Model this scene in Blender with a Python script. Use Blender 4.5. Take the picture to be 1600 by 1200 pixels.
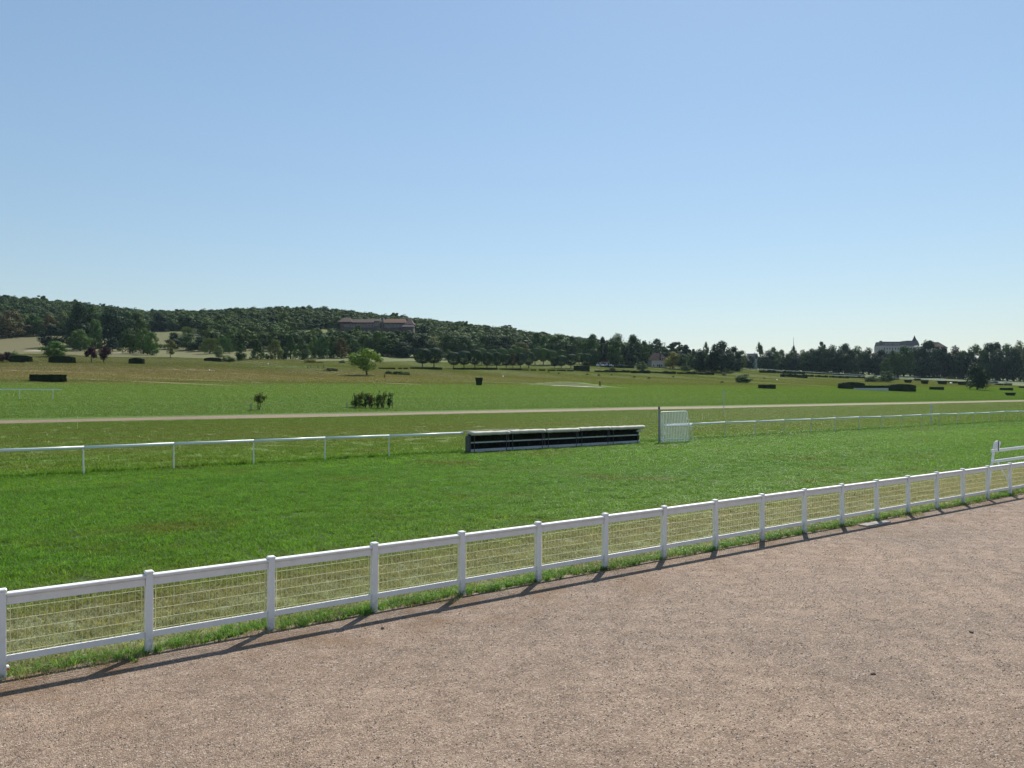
import bpy, math, random
import numpy as np
from mathutils import Vector, Matrix

R = math.radians
SC = bpy.context.scene
COL = SC.collection
for o in list(bpy.data.objects):
    bpy.data.objects.remove(o)

# ------------------------------------------------------------------ camera, sky, sun, exposure
CAM_H = 4.1
FPX = 1205.0            # focal length in pixels of a 1600 px wide frame
TILT = math.atan(8 / FPX)
cam_d = bpy.data.cameras.new('camera')
cam = bpy.data.objects.new('camera', cam_d)
COL.objects.link(cam)
cam.location = (0, 0, CAM_H)
cam.rotation_euler = (R(90) + TILT, 0, 0)
cam_d.sensor_width = 36
cam_d.lens = 36 * FPX / 1600
cam_d.clip_start = .1
cam_d.clip_end = 20000
SC.camera = cam

SUN_AZ, SUN_EL = R(18), R(45)       # azimuth right of straight ahead, elevation
world = bpy.data.worlds.new('World')
SC.world = world
world.use_nodes = True
wn = world.node_tree
bg = wn.nodes['Background']
sky = wn.nodes.new('ShaderNodeTexSky')
sky.sky_type = 'NISHITA'
sky.sun_disc = False
sky.sun_elevation = SUN_EL
sky.sun_rotation = SUN_AZ
sky.altitude = 350
sky.air_density = 1.5
sky.dust_density = .2
sky.ozone_density = 8.0
# one even tone curve over the whole sky, flattening its range
sk1 = wn.nodes.new('ShaderNodeVectorMath'); sk1.operation = 'SCALE'; sk1.inputs['Scale'].default_value = .1
sk2 = wn.nodes.new('ShaderNodeGamma'); sk2.inputs[1].default_value = .72
sk3 = wn.nodes.new('ShaderNodeVectorMath'); sk3.operation = 'SCALE'; sk3.inputs['Scale'].default_value = 6.75
wn.links.new(sky.outputs[0], sk1.inputs[0])
wn.links.new(sk1.outputs[0], sk2.inputs[0])
wn.links.new(sk2.outputs[0], sk3.inputs[0])
wn.links.new(sk3.outputs[0], bg.inputs[0])
bg.inputs[1].default_value = .10

sun_d = bpy.data.lights.new('sun', 'SUN')
sun_d.energy = 5.0
sun_d.angle = R(.53)
sun_d.color = (1, .95, .87)
sun = bpy.data.objects.new('sun', sun_d)
COL.objects.link(sun)
sdir = Vector((math.sin(SUN_AZ) * math.cos(SUN_EL), math.cos(SUN_AZ) * math.cos(SUN_EL), math.sin(SUN_EL)))
sun.rotation_euler = sdir.to_track_quat('Z', 'Y').to_euler()
sun.location = (20, 40, 60)

SC.view_settings.view_transform = 'Standard'
SC.view_settings.look = 'None'
SC.view_settings.gamma = 1
SC.view_settings.exposure = .5
SC.render.engine = 'CYCLES'
SC.render.resolution_x, SC.render.resolution_y = 1024, 768

# ------------------------------------------------------------------ layout of the place
# u runs along the racecourse, v runs away from the stand across it
DX, DY = .814, .5807
ALONG = math.atan2(DY, DX)

def uv(x, y):
    return DX * x + DY * y, -DY * x + DX * y

def xy(u, v):
    return DX * u - DY * v, DY * u + DX * v

CREST = [(-400, 458), (0, 463), (40, 466), (100, 470), (150, 476), (200, 483), (250, 489), (300, 491), (400, 489), (440, 486),
         (520, 485), (560, 489), (620, 497), (680, 503), (740, 511), (790, 516), (830, 524), (880, 531),
         (950, 545), (1050, 560), (1200, 575), (1700, 585)]
CZ = 1000.0
_cx = np.array([(c[0] - 800) / FPX * CZ for c in CREST])
_ch = np.array([CAM_H + (608 - c[1]) / FPX * CZ - 12 for c in CREST])

def sstep(t):
    t = np.clip(t, 0, 1)
    return t * t * (3 - 2 * t)

def base_h(x, y):
    u, v = uv(x, y)
    s, v0, wd = .068, 112., 26.
    t = v - v0
    h = np.where(t < 0, 0., np.where(t < wd, s * t * t / (2 * wd), s * (t - wd / 2)))
    t2 = np.clip(v - 430, 0, None)
    cut = np.where(t2 < 120, .05 * t2 * t2 / 240, .05 * (t2 - 60))
    return h - cut

def terrain(x, y):
    x = np.asarray(x, float)
    y = np.asarray(y, float)
    yy = np.minimum(y, CZ)
    b = base_h(x, yy)
    extra = np.interp(x, _cx, _ch) - base_h(x, CZ)
    extra = np.clip(extra, 0, None)
    h = b + extra * sstep((yy - 430) / (CZ - 430))
    u, v = uv(x, y)
    far = sstep((v - 215) / 60) * sstep((1300 - y) / 300)
    h = h + far * (.35 * np.sin(x * .043 + 1) * np.sin(y * .051) + .25 * np.sin(x * .11 + y * .07))
    # bunker mound
    h = h + 1.4 * np.exp(-(((x - MX) / 11.5) ** 2 + ((y - MY) / 5.0) ** 2))
    h = h - np.clip(y - 1050, 0, None) * .03
    return h
MX, MY = 0., -500.

def th(x, y):
    return float(terrain(x, y))

def ray(px, py):
    d = Vector(((px - 800) / FPX, (600 - py) / FPX, -1))
    d.rotate(cam.rotation_euler)
    return d

def ground(px, py, zmax=1000):
    """where the line of sight meets the terrain"""
    d = ray(px, py)
    ts = np.concatenate([np.arange(5, 200, .1), np.arange(200, zmax, .5)]) / d.y
    X, Y, Z = d.x * ts, d.y * ts, CAM_H + d.z * ts
    k = np.nonzero(Z < terrain(X, Y))[0]
    i = k[0] if len(k) else len(ts) - 1
    return float(X[i]), float(Y[i]), th(X[i], Y[i])

MX, MY, _ = ground(893, 603)
MY += 3
M2P = lambda y: FPX / y             # pixels (1600 frame) per metre at depth y

# ------------------------------------------------------------------ helpers
def tag(o, label=None, cat=None, group=None, kind=None):
    if label: o['label'] = label
    if cat: o['category'] = cat
    if group: o['group'] = group
    if kind: o['kind'] = kind
    return o

def link(name, data, mat=None, parent=None, loc=None):
    o = bpy.data.objects.new(name, data)
    COL.objects.link(o)
    if mat and data is not None and not data.materials:
        data.materials.append(mat)
    if parent: o.parent = parent
    if loc: o.location = loc
    return o

def empty(name, loc, rz=0):
    o = bpy.data.objects.new(name, None)
    COL.objects.link(o)
    o.location = loc
    o.rotation_euler = (0, 0, rz)
    o.empty_display_size = .3
    return o

def inst(name, src_data, parent=None, loc=(0, 0, 0), rot=(0, 0, 0), scale=(1, 1, 1)):
    o = bpy.data.objects.new(name, src_data)
    COL.objects.link(o)
    o.parent = parent
    o.location = loc
    o.rotation_euler = rot
    o.scale = scale
    return o

class MB:
    def __init__(s):
        s.v, s.f = [], []
    def box(s, a, b, m=None):
        n = len(s.v)
        for z in (a[2], b[2]):
            for (x, y) in ((a[0], a[1]), (b[0], a[1]), (b[0], b[1]), (a[0], b[1])):
                p = Vector((x, y, z))
                s.v.append(m @ p if m else p)
        for q in ((3, 2, 1, 0), (4, 5, 6, 7), (0, 1, 5, 4), (1, 2, 6, 5), (2, 3, 7, 6), (3, 0, 4, 7)):
            s.f.append([n + i for i in q])
        return s
    def bevbox(s, a, b, c=.01):
        """box whose upper edges and vertical edges are chamfered"""
        n = len(s.v)
        def ring(x0, y0, x1, y1, z, k):
            for (x, y) in ((x0 + k, y0), (x1 - k, y0), (x1, y0 + k), (x1, y1 - k), (x1 - k, y1), (x0 + k, y1), (x0, y1 - k), (x0, y0 + k)):
                s.v.append(Vector((x, y, z)))
        ring(a[0], a[1], b[0], b[1], a[2], c)
        ring(a[0], a[1], b[0], b[1], b[2] - c, c)
        ring(a[0] + c, a[1] + c, b[0] - c, b[1] - c, b[2], c * .5)
        for r in (0, 8):
            for i in range(8):
                j = (i + 1) % 8
                s.f.append([n + r + i, n + r + j, n + r + 8 + j, n + r + 8 + i])
        s.f.append([n + 16 + i for i in range(8)])
        s.f.append([n + i for i in range(7, -1, -1)])
        return s
    def tube(s, pts, rad, seg=6, rz=None):
        n = len(s.v)
        pts = [Vector(p) for p in pts]
        rads = rad if isinstance(rad, (list, tuple)) else [rad] * len(pts)
        for i, p in enumerate(pts):
            t = (pts[min(i + 1, len(pts) - 1)] - pts[max(i - 1, 0)]).normalized()
            up = Vector((0, 0, 1)) if abs(t.z) < .9 else Vector((1, 0, 0))
            a = t.cross(up).normalized()
            b = a.cross(t).normalized()
            for k in range(seg):
                an = 2 * math.pi * k / seg
                s.v.append(p + a * math.cos(an) * rads[i] + b * math.sin(an) * (rz or rads[i]))
        for i in range(len(pts) - 1):
            for k in range(seg):
                j = (k + 1) % seg
                s.f.append([n + i * seg + k, n + i * seg + j, n + (i + 1) * seg + j, n + (i + 1) * seg + k])
        s.f.append([n + k for k in range(seg - 1, -1, -1)])
        s.f.append([n + (len(pts) - 1) * seg + k for k in range(seg)])
        return s
    def prism(s, prof, x0, x1):
        """(y, z) outline extruded along x"""
        n, k = len(s.v), len(prof)
        for x in (x0, x1):
            for (y, z) in prof: s.v.append(Vector((x, y, z)))
        for i in range(k):
            j = (i + 1) % k
            s.f.append([n + i, n + j, n + k + j, n + k + i])
        s.f.append([n + i for i in range(k - 1, -1, -1)])
        s.f.append([n + k + i for i in range(k)])
        return s
    def poly(s, *ps):
        n = len(s.v)
        s.v += [Vector(p) for p in ps]
        s.f.append(list(range(n, n + len(ps))))
        return s
    def mesh(s, name, mat=None, smooth=False):
        m = bpy.data.meshes.new(name)
        m.from_pydata([tuple(p) for p in s.v], [], s.f)
        m.update()
        if smooth:
            m.polygons.foreach_set('use_smooth', [True] * len(m.polygons))
        if mat: m.materials.append(mat)
        return m
    def build(s, name, mat, parent=None, loc=None, smooth=False):
        return link(name, s.mesh(name, mat, smooth), None, parent, loc)

def quads_mesh(name, V, mat, k=4):
    """mesh of loose k-gons from an (n, k, 3) array"""
    n = len(V)
    m = bpy.data.meshes.new(name)
    m.vertices.add(n * k)
    m.vertices.foreach_set('co', V.reshape(-1).astype(np.float32))
    m.loops.add(n * k)
    m.loops.foreach_set('vertex_index', np.arange(n * k, dtype=np.int32))
    m.polygons.add(n)
    m.polygons.foreach_set('loop_start', np.arange(0, n * k, k, dtype=np.int32))
    m.polygons.foreach_set('loop_total', np.full(n, k, dtype=np.int32))
    m.update(calc_edges=True)
    if mat: m.materials.append(mat)
    return m

# ------------------------------------------------------------------ materials
def new_mat(name):
    m = bpy.data.materials.new(name)
    m.use_nodes = True
    nt = m.node_tree
    return m, nt, nt.nodes['Principled BSDF']

class NT:
    def __init__(s, nt): s.nt = nt
    def n(s, t, **kw):
        nd = s.nt.nodes.new(t)
        for k, v in kw.items(): setattr(nd, k, v)
        return nd
    def l(s, a, b): s.nt.links.new(a, b)
    def val(s, x, inp):
        if hasattr(x, 'is_output'): s.l(x, inp)
        else: inp.default_value = x
    def noise(s, vec, scale, detail=4, rough=.55):
        nd = s.n('ShaderNodeTexNoise')
        nd.inputs['Scale'].default_value = scale
        nd.inputs['Detail'].default_value = detail
        nd.inputs['Roughness'].default_value = rough
        if vec is not None: s.l(vec, nd.inputs['Vector'])
        return nd.outputs['Fac']
    def math(s, op, a, b=0., clamp=False):
        nd = s.n('ShaderNodeMath', operation=op, use_clamp=clamp)
        s.val(a, nd.inputs[0])
        s.val(b, nd.inputs[1])
        return nd.outputs[0]
    def ramp(s, fac, stops, interp='LINEAR'):
        nd = s.n('ShaderNodeValToRGB')
        cr = nd.color_ramp
        cr.interpolation = interp
        while len(cr.elements) < len(stops): cr.elements.new(.5)
        for e, (p, c) in zip(cr.elements, stops):
            e.position = p
            e.color = (*c, 1) if len(c) == 3 else c
        s.l(fac, nd.inputs[0])
        return nd.outputs[0]
    def mix(s, fac, a, b, mode='MIX'):
        nd = s.n('ShaderNodeMix', data_type='RGBA', blend_type=mode)
        s.val(fac, nd.inputs[0])
        for x, i in ((a, 6), (b, 7)):
            if isinstance(x, tuple): nd.inputs[i].default_value = (*x, 1)
            else: s.l(x, nd.inputs[i])
        return nd.outputs[2]
    def mapr(s, x, a, b, c=0., d=1.):
        nd = s.n('ShaderNodeMapRange')
        s.l(x, nd.inputs[0])
        for i, q in enumerate((a, b, c, d)): nd.inputs[i + 1].default_value = q
        return nd.outputs[0]
    def bump(s, h, strength, dist, bsdf):
        nd = s.n('ShaderNodeBump')
        nd.inputs['Strength'].default_value = strength
        nd.inputs['Distance'].default_value = dist
        s.l(h, nd.inputs['Height'])
        s.l(nd.outputs[0], bsdf.inputs['Normal'])

def paint(name, col, rough=.5, wear=.12, scale=6., dirt=(.25, .22, .18), spec=.4):
    m, nt, b = new_mat(name)
    g = NT(nt)
    tc = g.n('ShaderNodeTexCoord').outputs['Object']
    n1 = g.noise(tc, scale, 6, .65)
    n2 = g.noise(tc, scale * 9, 3)
    f = g.math('MULTIPLY', g.mapr(n1, .45, .8), wear * 2.2, True)
    c = g.mix(f, col, dirt)
    c = g.mix(g.mapr(n2, .3, .8, 0., wear), c, tuple(x * .7 for x in col))
    g.l(c, b.inputs['Base Color'])
    b.inputs['Roughness'].default_value = rough
    b.inputs['Specular IOR Level'].default_value = spec
    g.bump(n2, .08, .01, b)
    return m

def splash_paint(name, col):
    """white paint with soil splashed up from the ground"""
    m, nt, b = new_mat(name)
    g = NT(nt)
    tc = g.n('ShaderNodeTexCoord').outputs['Object']
    pos = g.n('ShaderNodeNewGeometry').outputs['Position']
    sp = g.n('ShaderNodeSeparateXYZ')
    g.l(tc, sp.inputs[0])
    n1 = g.noise(pos, 9, 6, .7)
    n2 = g.noise(pos, 2.3, 4, .6)
    low = g.mapr(sp.outputs[2], .02, .34, .95, 0.)
    c = g.mix(g.math('MULTIPLY', low, g.mapr(n1, .35, .65)), col, (.20, .17, .11))
    c = g.mix(g.mapr(n2, .5, .8, 0, .22), c, (.42, .41, .38))
    g.l(c, b.inputs['Base Color'])
    b.inputs['Roughness'].default_value = .45
    return m

def leaf(name, col=None, col2=None, rnd=False, transl=.15, rough=.55, vscale=.6):
    """foliage: colour from the object's own colour, or between two colours by position"""
    m, nt, b = new_mat(name)
    g = NT(nt)
    out = nt.nodes['Material Output']
    pos = g.n('ShaderNodeNewGeometry').outputs['Position']
    n = g.noise(pos, vscale, 4, .6)
    oi = g.n('ShaderNodeObjectInfo')
    if col is None:
        c = oi.outputs['Color']
    elif rnd:
        c = g.ramp(oi.outputs['Random'], [(0, col), (.5, tuple((a + d) / 2 for a, d in zip(col, col2))), (1, col2)])
    else:
        c = g.mix(n, col, col2)
    v = g.mapr(n, .25, .75, .7, 1.35)
    cc = g.n('ShaderNodeVectorMath', operation='SCALE')
    g.l(c, cc.inputs[0])
    g.l(v, cc.inputs['Scale'])
    g.l(cc.outputs[0], b.inputs['Base Color'])
    b.inputs['Roughness'].default_value = .7
    b.inputs['Specular IOR Level'].default_value = .08
    tr = g.n('ShaderNodeBsdfTranslucent')
    tcol = g.mix(1., cc.outputs[0], (1.35, 1.35, .55), 'MULTIPLY')
    g.l(tcol, tr.inputs[0])
    mx = g.n('ShaderNodeMixShader')
    mx.inputs[0].default_value = transl
    g.l(b.outputs[0], mx.inputs[1])
    g.l(tr.outputs[0], mx.inputs[2])
    g.l(mx.outputs[0], out.inputs[0])
    return m

def uv_nodes(g):
    """u and v of the racecourse as shader values"""
    pos = g.n('ShaderNodeNewGeometry').outputs['Position']
    vr = g.n('ShaderNodeVectorRotate', rotation_type='Z_AXIS')
    g.l(pos, vr.inputs['Vector'])
    vr.inputs['Angle'].default_value = -ALONG
    sp = g.n('ShaderNodeSeparateXYZ')
    g.l(vr.outputs[0], sp.inputs[0])
    return pos, vr.outputs[0], sp.outputs[0], sp.outputs[1]

def zone_colour(g):
    """turf colour by distance across the course: mown track, rough, dry golf ground, meadow"""
    pos, rot, u, v = uv_nodes(g)
    st = g.n('ShaderNodeMapping')
    g.l(rot, st.inputs[0])
    st.inputs['Scale'].default_value = (.010, .11, .11)
    stripe = g.noise(st.outputs[0], 1., 5, .6)
    st2 = g.n('ShaderNodeMapping')
    g.l(rot, st2.inputs[0])
    st2.inputs['Scale'].default_value = (.006, .06, .06)
    stripe2 = g.noise(st2.outputs[0], 1., 5, .6)
    fine = g.noise(pos, 1.3, 5, .65)
    big = g.noise(pos, .03, 4, .6)
    mid = g.noise(pos, .16, 5, .65)
    wob = g.math('MULTIPLY', g.math('SUBTRACT', stripe2, .5), g.mapr(v, 90, 300, 2, 50))
    wob2 = g.math('MULTIPLY', g.math('SUBTRACT', fine, .5), 1.2)
    vv = g.math('DIVIDE', g.math('ADD', v, g.math('ADD', wob, wob2)), 700.)
    z = lambda m: m / 700.
    lush = [(.046, .110, .014), (.062, .135, .022)]
    A = g.ramp(vv, [(z(12), (.23, .23, .13)), (z(16.6), (.25, .24, .14)), (z(17.6), (.115, .22, .03)), (z(40), (.12, .235, .038)),
                    (z(42.5), (.085, .17, .016)), (z(47), (.10, .165, .02)), (z(54), (.11, .185, .03)), (z(72), (.11, .175, .034)),
                    (z(96), (.11, .18, .028)), (z(126), (.09, .155, .026)), (z(160), (.115, .185, .03)), (z(200), (.105, .175, .026)),
                    (z(212), (.16, .155, .045)), (z(235), (.17, .145, .055)), (z(270), (.12, .105, .045)), (z(300), (.10, .11, .03)), (z(345), (.12, .105, .05)),
                    (z(370), (.11, .125, .05)), (z(430), (.125, .115, .055)), (z(520), (.14, .12, .06))])
    B = g.ramp(vv, [(z(12), (.17, .21, .09)), (z(16.6), (.16, .19, .09)), (z(17.6), (.08, .19, .024)), (z(40), (.075, .18, .024)),
                    (z(42.5), (.10, .21, .016)), (z(47), (.12, .18, .024)), (z(54), (.13, .165, .04)), (z(72), (.13, .155, .044)),
                    (z(96), (.12, .15, .04)), (z(126), (.085, .15, .024)), (z(160), (.09, .16, .022)), (z(200), (.125, .19, .034)),
                    (z(212), (.085, .12, .03)), (z(235), (.19, .15, .075)), (z(270), (.18, .14, .07)), (z(300), (.15, .12, .06)), (z(345), (.085, .11, .03)),
                    (z(370), (.15, .13, .065)), (z(430), (.11, .115, .045)), (z(520), (.13, .115, .055))])
    c = g.mix(g.mapr(stripe, .35, .65), A, B)
    side = g.math('MULTIPLY', g.mapr(u, 60, 240, .15, .75), g.mapr(v, 205, 225))
    c = g.mix(side, c, g.mix(stripe2, (.085, .135, .03), (.13, .145, .04)))
    # worn yellowish patches on the mown track
    patch = g.math('MULTIPLY', g.mapr(mid, .54, .70), g.mapr(v, 40, 60, .8, .35))
    c = g.mix(patch, c, (.12, .115, .03))
    v3 = g.mapr(fine, .25, .75, .72, 1.28)
    sc = g.n('ShaderNodeVectorMath', operation='SCALE')
    g.l(c, sc.inputs[0])
    g.l(v3, sc.inputs['Scale'])
    return sc.outputs[0], pos, fine, stripe, v

def turf_mat():
    m, nt, b = new_mat('turf_ground')
    g = NT(nt)
    c, pos, fine, stripe, v = zone_colour(g)
    # thatch and soil under the blades of the dense racing turf
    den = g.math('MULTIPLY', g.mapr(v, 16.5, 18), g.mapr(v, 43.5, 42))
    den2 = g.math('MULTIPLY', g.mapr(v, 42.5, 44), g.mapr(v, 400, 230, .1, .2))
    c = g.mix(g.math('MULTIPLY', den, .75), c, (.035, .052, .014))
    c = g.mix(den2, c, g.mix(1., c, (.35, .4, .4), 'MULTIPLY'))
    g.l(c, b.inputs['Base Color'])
    b.inputs['Roughness'].default_value = .9
    b.inputs['Specular IOR Level'].default_value = .15
    n1 = g.noise(pos, 9, 5, .7)
    n2 = g.noise(pos, 2.2, 4, .65)
    h = g.math('ADD', n1, g.math('MULTIPLY', n2, 2.))
    g.bump(h, .8, .12, b)
    return m

def grass_mat(name, transl=.4, tint=(1, 1, 1), rough=.4, spec=.2):
    """blades carry the colour of the turf zone they grow in"""
    m, nt, b = new_mat(name)
    g = NT(nt)
    out = nt.nodes['Material Output']
    c, pos, fine, stripe, v = zone_colour(g)
    c = g.mix(1., c, tint, 'MULTIPLY')
    oi = g.n('ShaderNodeNewGeometry').outputs['Random Per Island']
    sc = g.n('ShaderNodeVectorMath', operation='SCALE')
    g.l(c, sc.inputs[0])
    g.l(g.mapr(oi, 0, 1, .5, 1.65), sc.inputs['Scale'])
    g.l(sc.outputs[0], b.inputs['Base Color'])
    b.inputs['Roughness'].default_value = rough
    b.inputs['Specular IOR Level'].default_value = spec
    tr = g.n('ShaderNodeBsdfTranslucent')
    g.l(g.mix(1., sc.outputs[0], (1.3, 1.3, .55), 'MULTIPLY'), tr.inputs[0])
    mx = g.n('ShaderNodeMixShader')
    mx.inputs[0].default_value = transl
    g.l(b.outputs[0], mx.inputs[1])
    g.l(tr.outputs[0], mx.inputs[2])
    g.l(mx.outputs[0], out.inputs[0])
    return m

def gravel_mat(name='gravel_ground', a=(.345, .252, .184), d=(.11, .076, .053), light=(.50, .42, .35)):
    m, nt, b = new_mat(name)
    g = NT(nt)
    pos, rot, u, v = uv_nodes(g)
    n1 = g.noise(pos, .35, 5, .6)
    n2 = g.noise(pos, 3.0, 6, .7)
    n3 = g.noise(pos, 26, 6, .75)
    vo = g.n('ShaderNodeTexVoronoi')
    vo.inputs['Scale'].default_value = 55
    g.l(pos, vo.inputs['Vector'])
    vc = g.n('ShaderNodeSeparateColor')
    g.l(vo.outputs['Color'], vc.inputs[0])
    big = g.noise(rot, .13, 4, .6)
    c = g.mix(g.mapr(n1, .35, .65), a, tuple(x * .78 for x in a))
    c = g.mix(g.mapr(big, .4, .62, 0, .6), c, tuple(x * y for x, y in zip(a, (1.22, 1.17, 1.1))))
    n0 = g.noise(rot, .9, 6, .75)
    st = g.n('ShaderNodeMapping')
    g.l(rot, st.inputs[0])
    st.inputs['Scale'].default_value = (1.2, 7., 7.)
    n4 = g.noise(st.outputs[0], 1., 6, .75)
    c = g.mix(g.mapr(n0, .45, .75, 0, .45), c, d)
    c = g.mix(g.mapr(n4, .5, .75, 0, .6), c, d)
    c = g.mix(g.mapr(n2, .42, .72, 0, .6), c, d)
    c = g.mix(g.mapr(n3, .48, .70, 0, .85), c, d)
    c = g.mix(g.math('MULTIPLY', g.math('GREATER_THAN', vc.outputs[0], .88), .6), c, light)
    c = g.mix(g.math('MULTIPLY', g.math('LESS_THAN', vc.outputs[1], .16), .5), c, tuple(x * .5 for x in d))
    # rusty soil scuffed up beside the fence
    so = g.noise(pos, .9, 5, .7)
    band = g.math('MULTIPLY', g.mapr(v, 9.8, 12.4), g.mapr(so, .47, .66, 0, .9))
    c = g.mix(band, c, (.17, .10, .05))
    g.l(c, b.inputs['Base Color'])
    b.inputs['Roughness'].default_value = .85
    b.inputs['Specular IOR Level'].default_value = .25
    h = g.math('ADD', g.math('MULTIPLY', n3, .7), g.math('ADD', g.math('MULTIPLY', vo.outputs['Distance'], -.6), g.math('MULTIPLY', n2, 1.6)))
    g.bump(h, .9, .03, b)
    return m

M = {}
M['white'] = paint('white_fence_paint', (.80, .79, .78), .42, .10, 3)
M['white_post'] = splash_paint('white_post_paint', (.80, .79, .78))
M['white2'] = paint('white_plastic_rail', (.80, .82, .82), .35, .05, 2)
M['whitesteel'] = paint('white_steel', (.84, .85, .85), .4, .1, 4)
M['wire'] = paint('pale_yellow_coated_wire', (.80, .78, .46), .4, .05)
M['darksteel'] = paint('dark_grey_steel', (.06, .062, .07), .5, .2)
M['greysteel'] = paint('grey_steel', (.22, .23, .25), .45, .15)
M['palesteel'] = paint('pale_blue_grey_steel', (.45, .54, .58), .45, .12)
M['canvas'] = paint('off_white_canvas', (.58, .545, .46), .8, .35, 3, (.34, .29, .2), .1)
M['board'] = paint('weathered_white_board', (.50, .51, .52), .7, .25, 3)
M['brush'] = leaf('black_brush', (.010, .012, .010), (.022, .022, .016), transl=.05)
M['leaf'] = leaf('foliage')
M['wood_leaf'] = leaf('hill_foliage', (.026, .060, .020), (.075, .118, .026), rnd=True, vscale=.05)
M['hedge'] = leaf('dark_hedge_leaf', (.012, .024, .010), (.026, .044, .014), transl=.10)
M['bark'] = paint('bark', (.075, .058, .042), .9, .3, 5, (.03, .025, .02), .1)
M['red'] = paint('red_plastic', (.5, .02, .02), .4, .1)
M['turf'] = turf_mat()
M['blade'] = grass_mat('grass_blades')
M['blade_lush'] = grass_mat('lush_grass_blades', .42, (1.1, 1.08, .8), .48, .34)
M['blade_dry'] = grass_mat('dry_grass_blades', .35, (1.3, 1.15, 1.2))
M['blade_verge'] = grass_mat('verge_grass_blades', .45, (.62, 1.05, .5))
M['gravel'] = gravel_mat()
M['sandtrack'] = gravel_mat('sand_track', (.22, .17, .112), (.16, .125, .08), (.27, .215, .145))
M['pebble'] = None
M['bunker'] = paint('pale_bunker_sand', (.42, .37, .28), .9, .1)
M['concrete'] = paint('pale_concrete', (.34, .31, .28), .9, .25, 6)

def pebble_mat():
    m, nt, b = new_mat('pebble')
    g = NT(nt)
    r = g.n('ShaderNodeNewGeometry').outputs['Random Per Island']
    c = g.ramp(r, [(0, (.11, .078, .055)), (.35, (.19, .138, .098)), (.75, (.27, .20, .145)), (.95, (.36, .28, .22)), (1, (.52, .46, .40))])
    g.l(c, b.inputs['Base Color'])
    b.inputs['Roughness'].default_value = .7
    return m
M['pebble'] = pebble_mat()

# ------------------------------------------------------------------ the ground
def axis(lo, hi, d0, grow, focus=0.):
    out = [focus]
    d, x = d0, focus
    while x < hi:
        x += d
        d *= grow
        out.append(min(x, hi))
    d, x = d0, focus
    while x > lo:
        x -= d
        d *= grow
        out.insert(0, max(x, lo))
    return np.array(out)

gx = axis(-2600, 2600, 2.5, 1.024)
gy = np.concatenate([np.arange(-40, 120, 4.), np.arange(120, 520, 4.), axis(520, 6000, 6, 1.03, 520)])
GX, GY = np.meshgrid(gx, gy)
GZ = terrain(GX, GY)
nx, ny = len(gx), len(gy)
V = np.stack([GX, GY, GZ], -1).reshape(-1, 3)
i = np.arange(ny - 1)[:, None] * nx + np.arange(nx - 1)[None, :]
F = np.stack([i, i + 1, i + nx + 1, i + nx], -1).reshape(-1, 4)
me = bpy.data.meshes.new('grass_field')
me.from_pydata(V.tolist(), [], F.tolist())
me.polygons.foreach_set('use_smooth', [True] * len(me.polygons))
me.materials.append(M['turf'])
tag(link('grass_field', me), 'wide green and straw racecourse turf rising to a wooded hill', 'grass field', kind='structure')

rng = np.random.default_rng(7)
random.seed(7)
VF = 13.09                              # the white fence stands on this line
def wav(u, seed=0.):
    return .10 * math.sin(u * 1.9 + seed) + .07 * math.sin(u * 4.7 + 1.3 + seed) + .05 * math.sin(u * 11.3 + seed * 2) + .03 * math.sin(u * 23.)

mb = MB()
us = np.arange(-60, 120, .12)
top = []
for k, u in enumerate(us):
    e = VF - .03 + wav(u) * .55
    xa, ya = xy(u, -60)
    xb, yb = xy(u, e)
    mb.v += [Vector((xa, ya, .008)), Vector((xb, yb, .008))]
    if k: mb.f.append([2 * k - 2, 2 * k, 2 * k + 1, 2 * k - 1])
tag(mb.build('gravel_path', M['gravel']), 'pinkish brown gravel apron in front of the white fence', 'gravel', kind='structure')

mb = MB()
us = np.concatenate([np.arange(-200, 60, 3.), np.arange(60, 900, 6.)])
nv = 5
for k, u in enumerate(us):
    for j in range(nv):
        t = j / (nv - 1)
        v = 109.5 + 9 * t + (1 - t if j == 0 else (1. if j == nv - 1 else 0)) * 1.2 * math.sin(u * .11 + j) * math.sin(u * .037)
        x, y = xy(u, v)
        mb.v.append(Vector((x, y, th(x, y) + .03)))
    if k:
        for j in range(nv - 1):
            a = (k - 1) * nv + j
            mb.f.append([a, a + nv, a + nv + 1, a + 1])
tag(mb.build('sand_track', M['sandtrack'], smooth=True), 'straight pale sand training track crossing the grass', 'sand track', kind='structure')

def ground_patch(name, px, py, rx, ry, mat, rot=0., lift=.12, seed=0, kind='structure', label=None, cat=None):
    cx, cy, _ = ground(px, py)
    mb = MB()
    rings, seg = 6, 40
    for r in range(rings + 1):
        for k in range(seg):
            an = 2 * math.pi * k / seg
            w = 1 + .14 * math.sin(2 * an + seed) + .08 * math.sin(5 * an + 2 * seed)
            q = r / rings * w
            lx, ly = rx * q * math.cos(an), ry * q * math.sin(an)
            x = cx + lx * math.cos(rot) - ly * math.sin(rot)
            y = cy + lx * math.sin(rot) + ly * math.cos(rot)
            mb.v.append(Vector((x, y, th(x, y) + lift * (1 - .9 * (r == rings)))))
    for r in range(rings):
        for k in range(seg):
            j = (k + 1) % seg
            mb.f.append([r * seg + k, r * seg + j, (r + 1) * seg + j, (r + 1) * seg + k])
    o = mb.build(name, mat, smooth=True)
    tag(o, label, cat, kind=kind)
    return o

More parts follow.
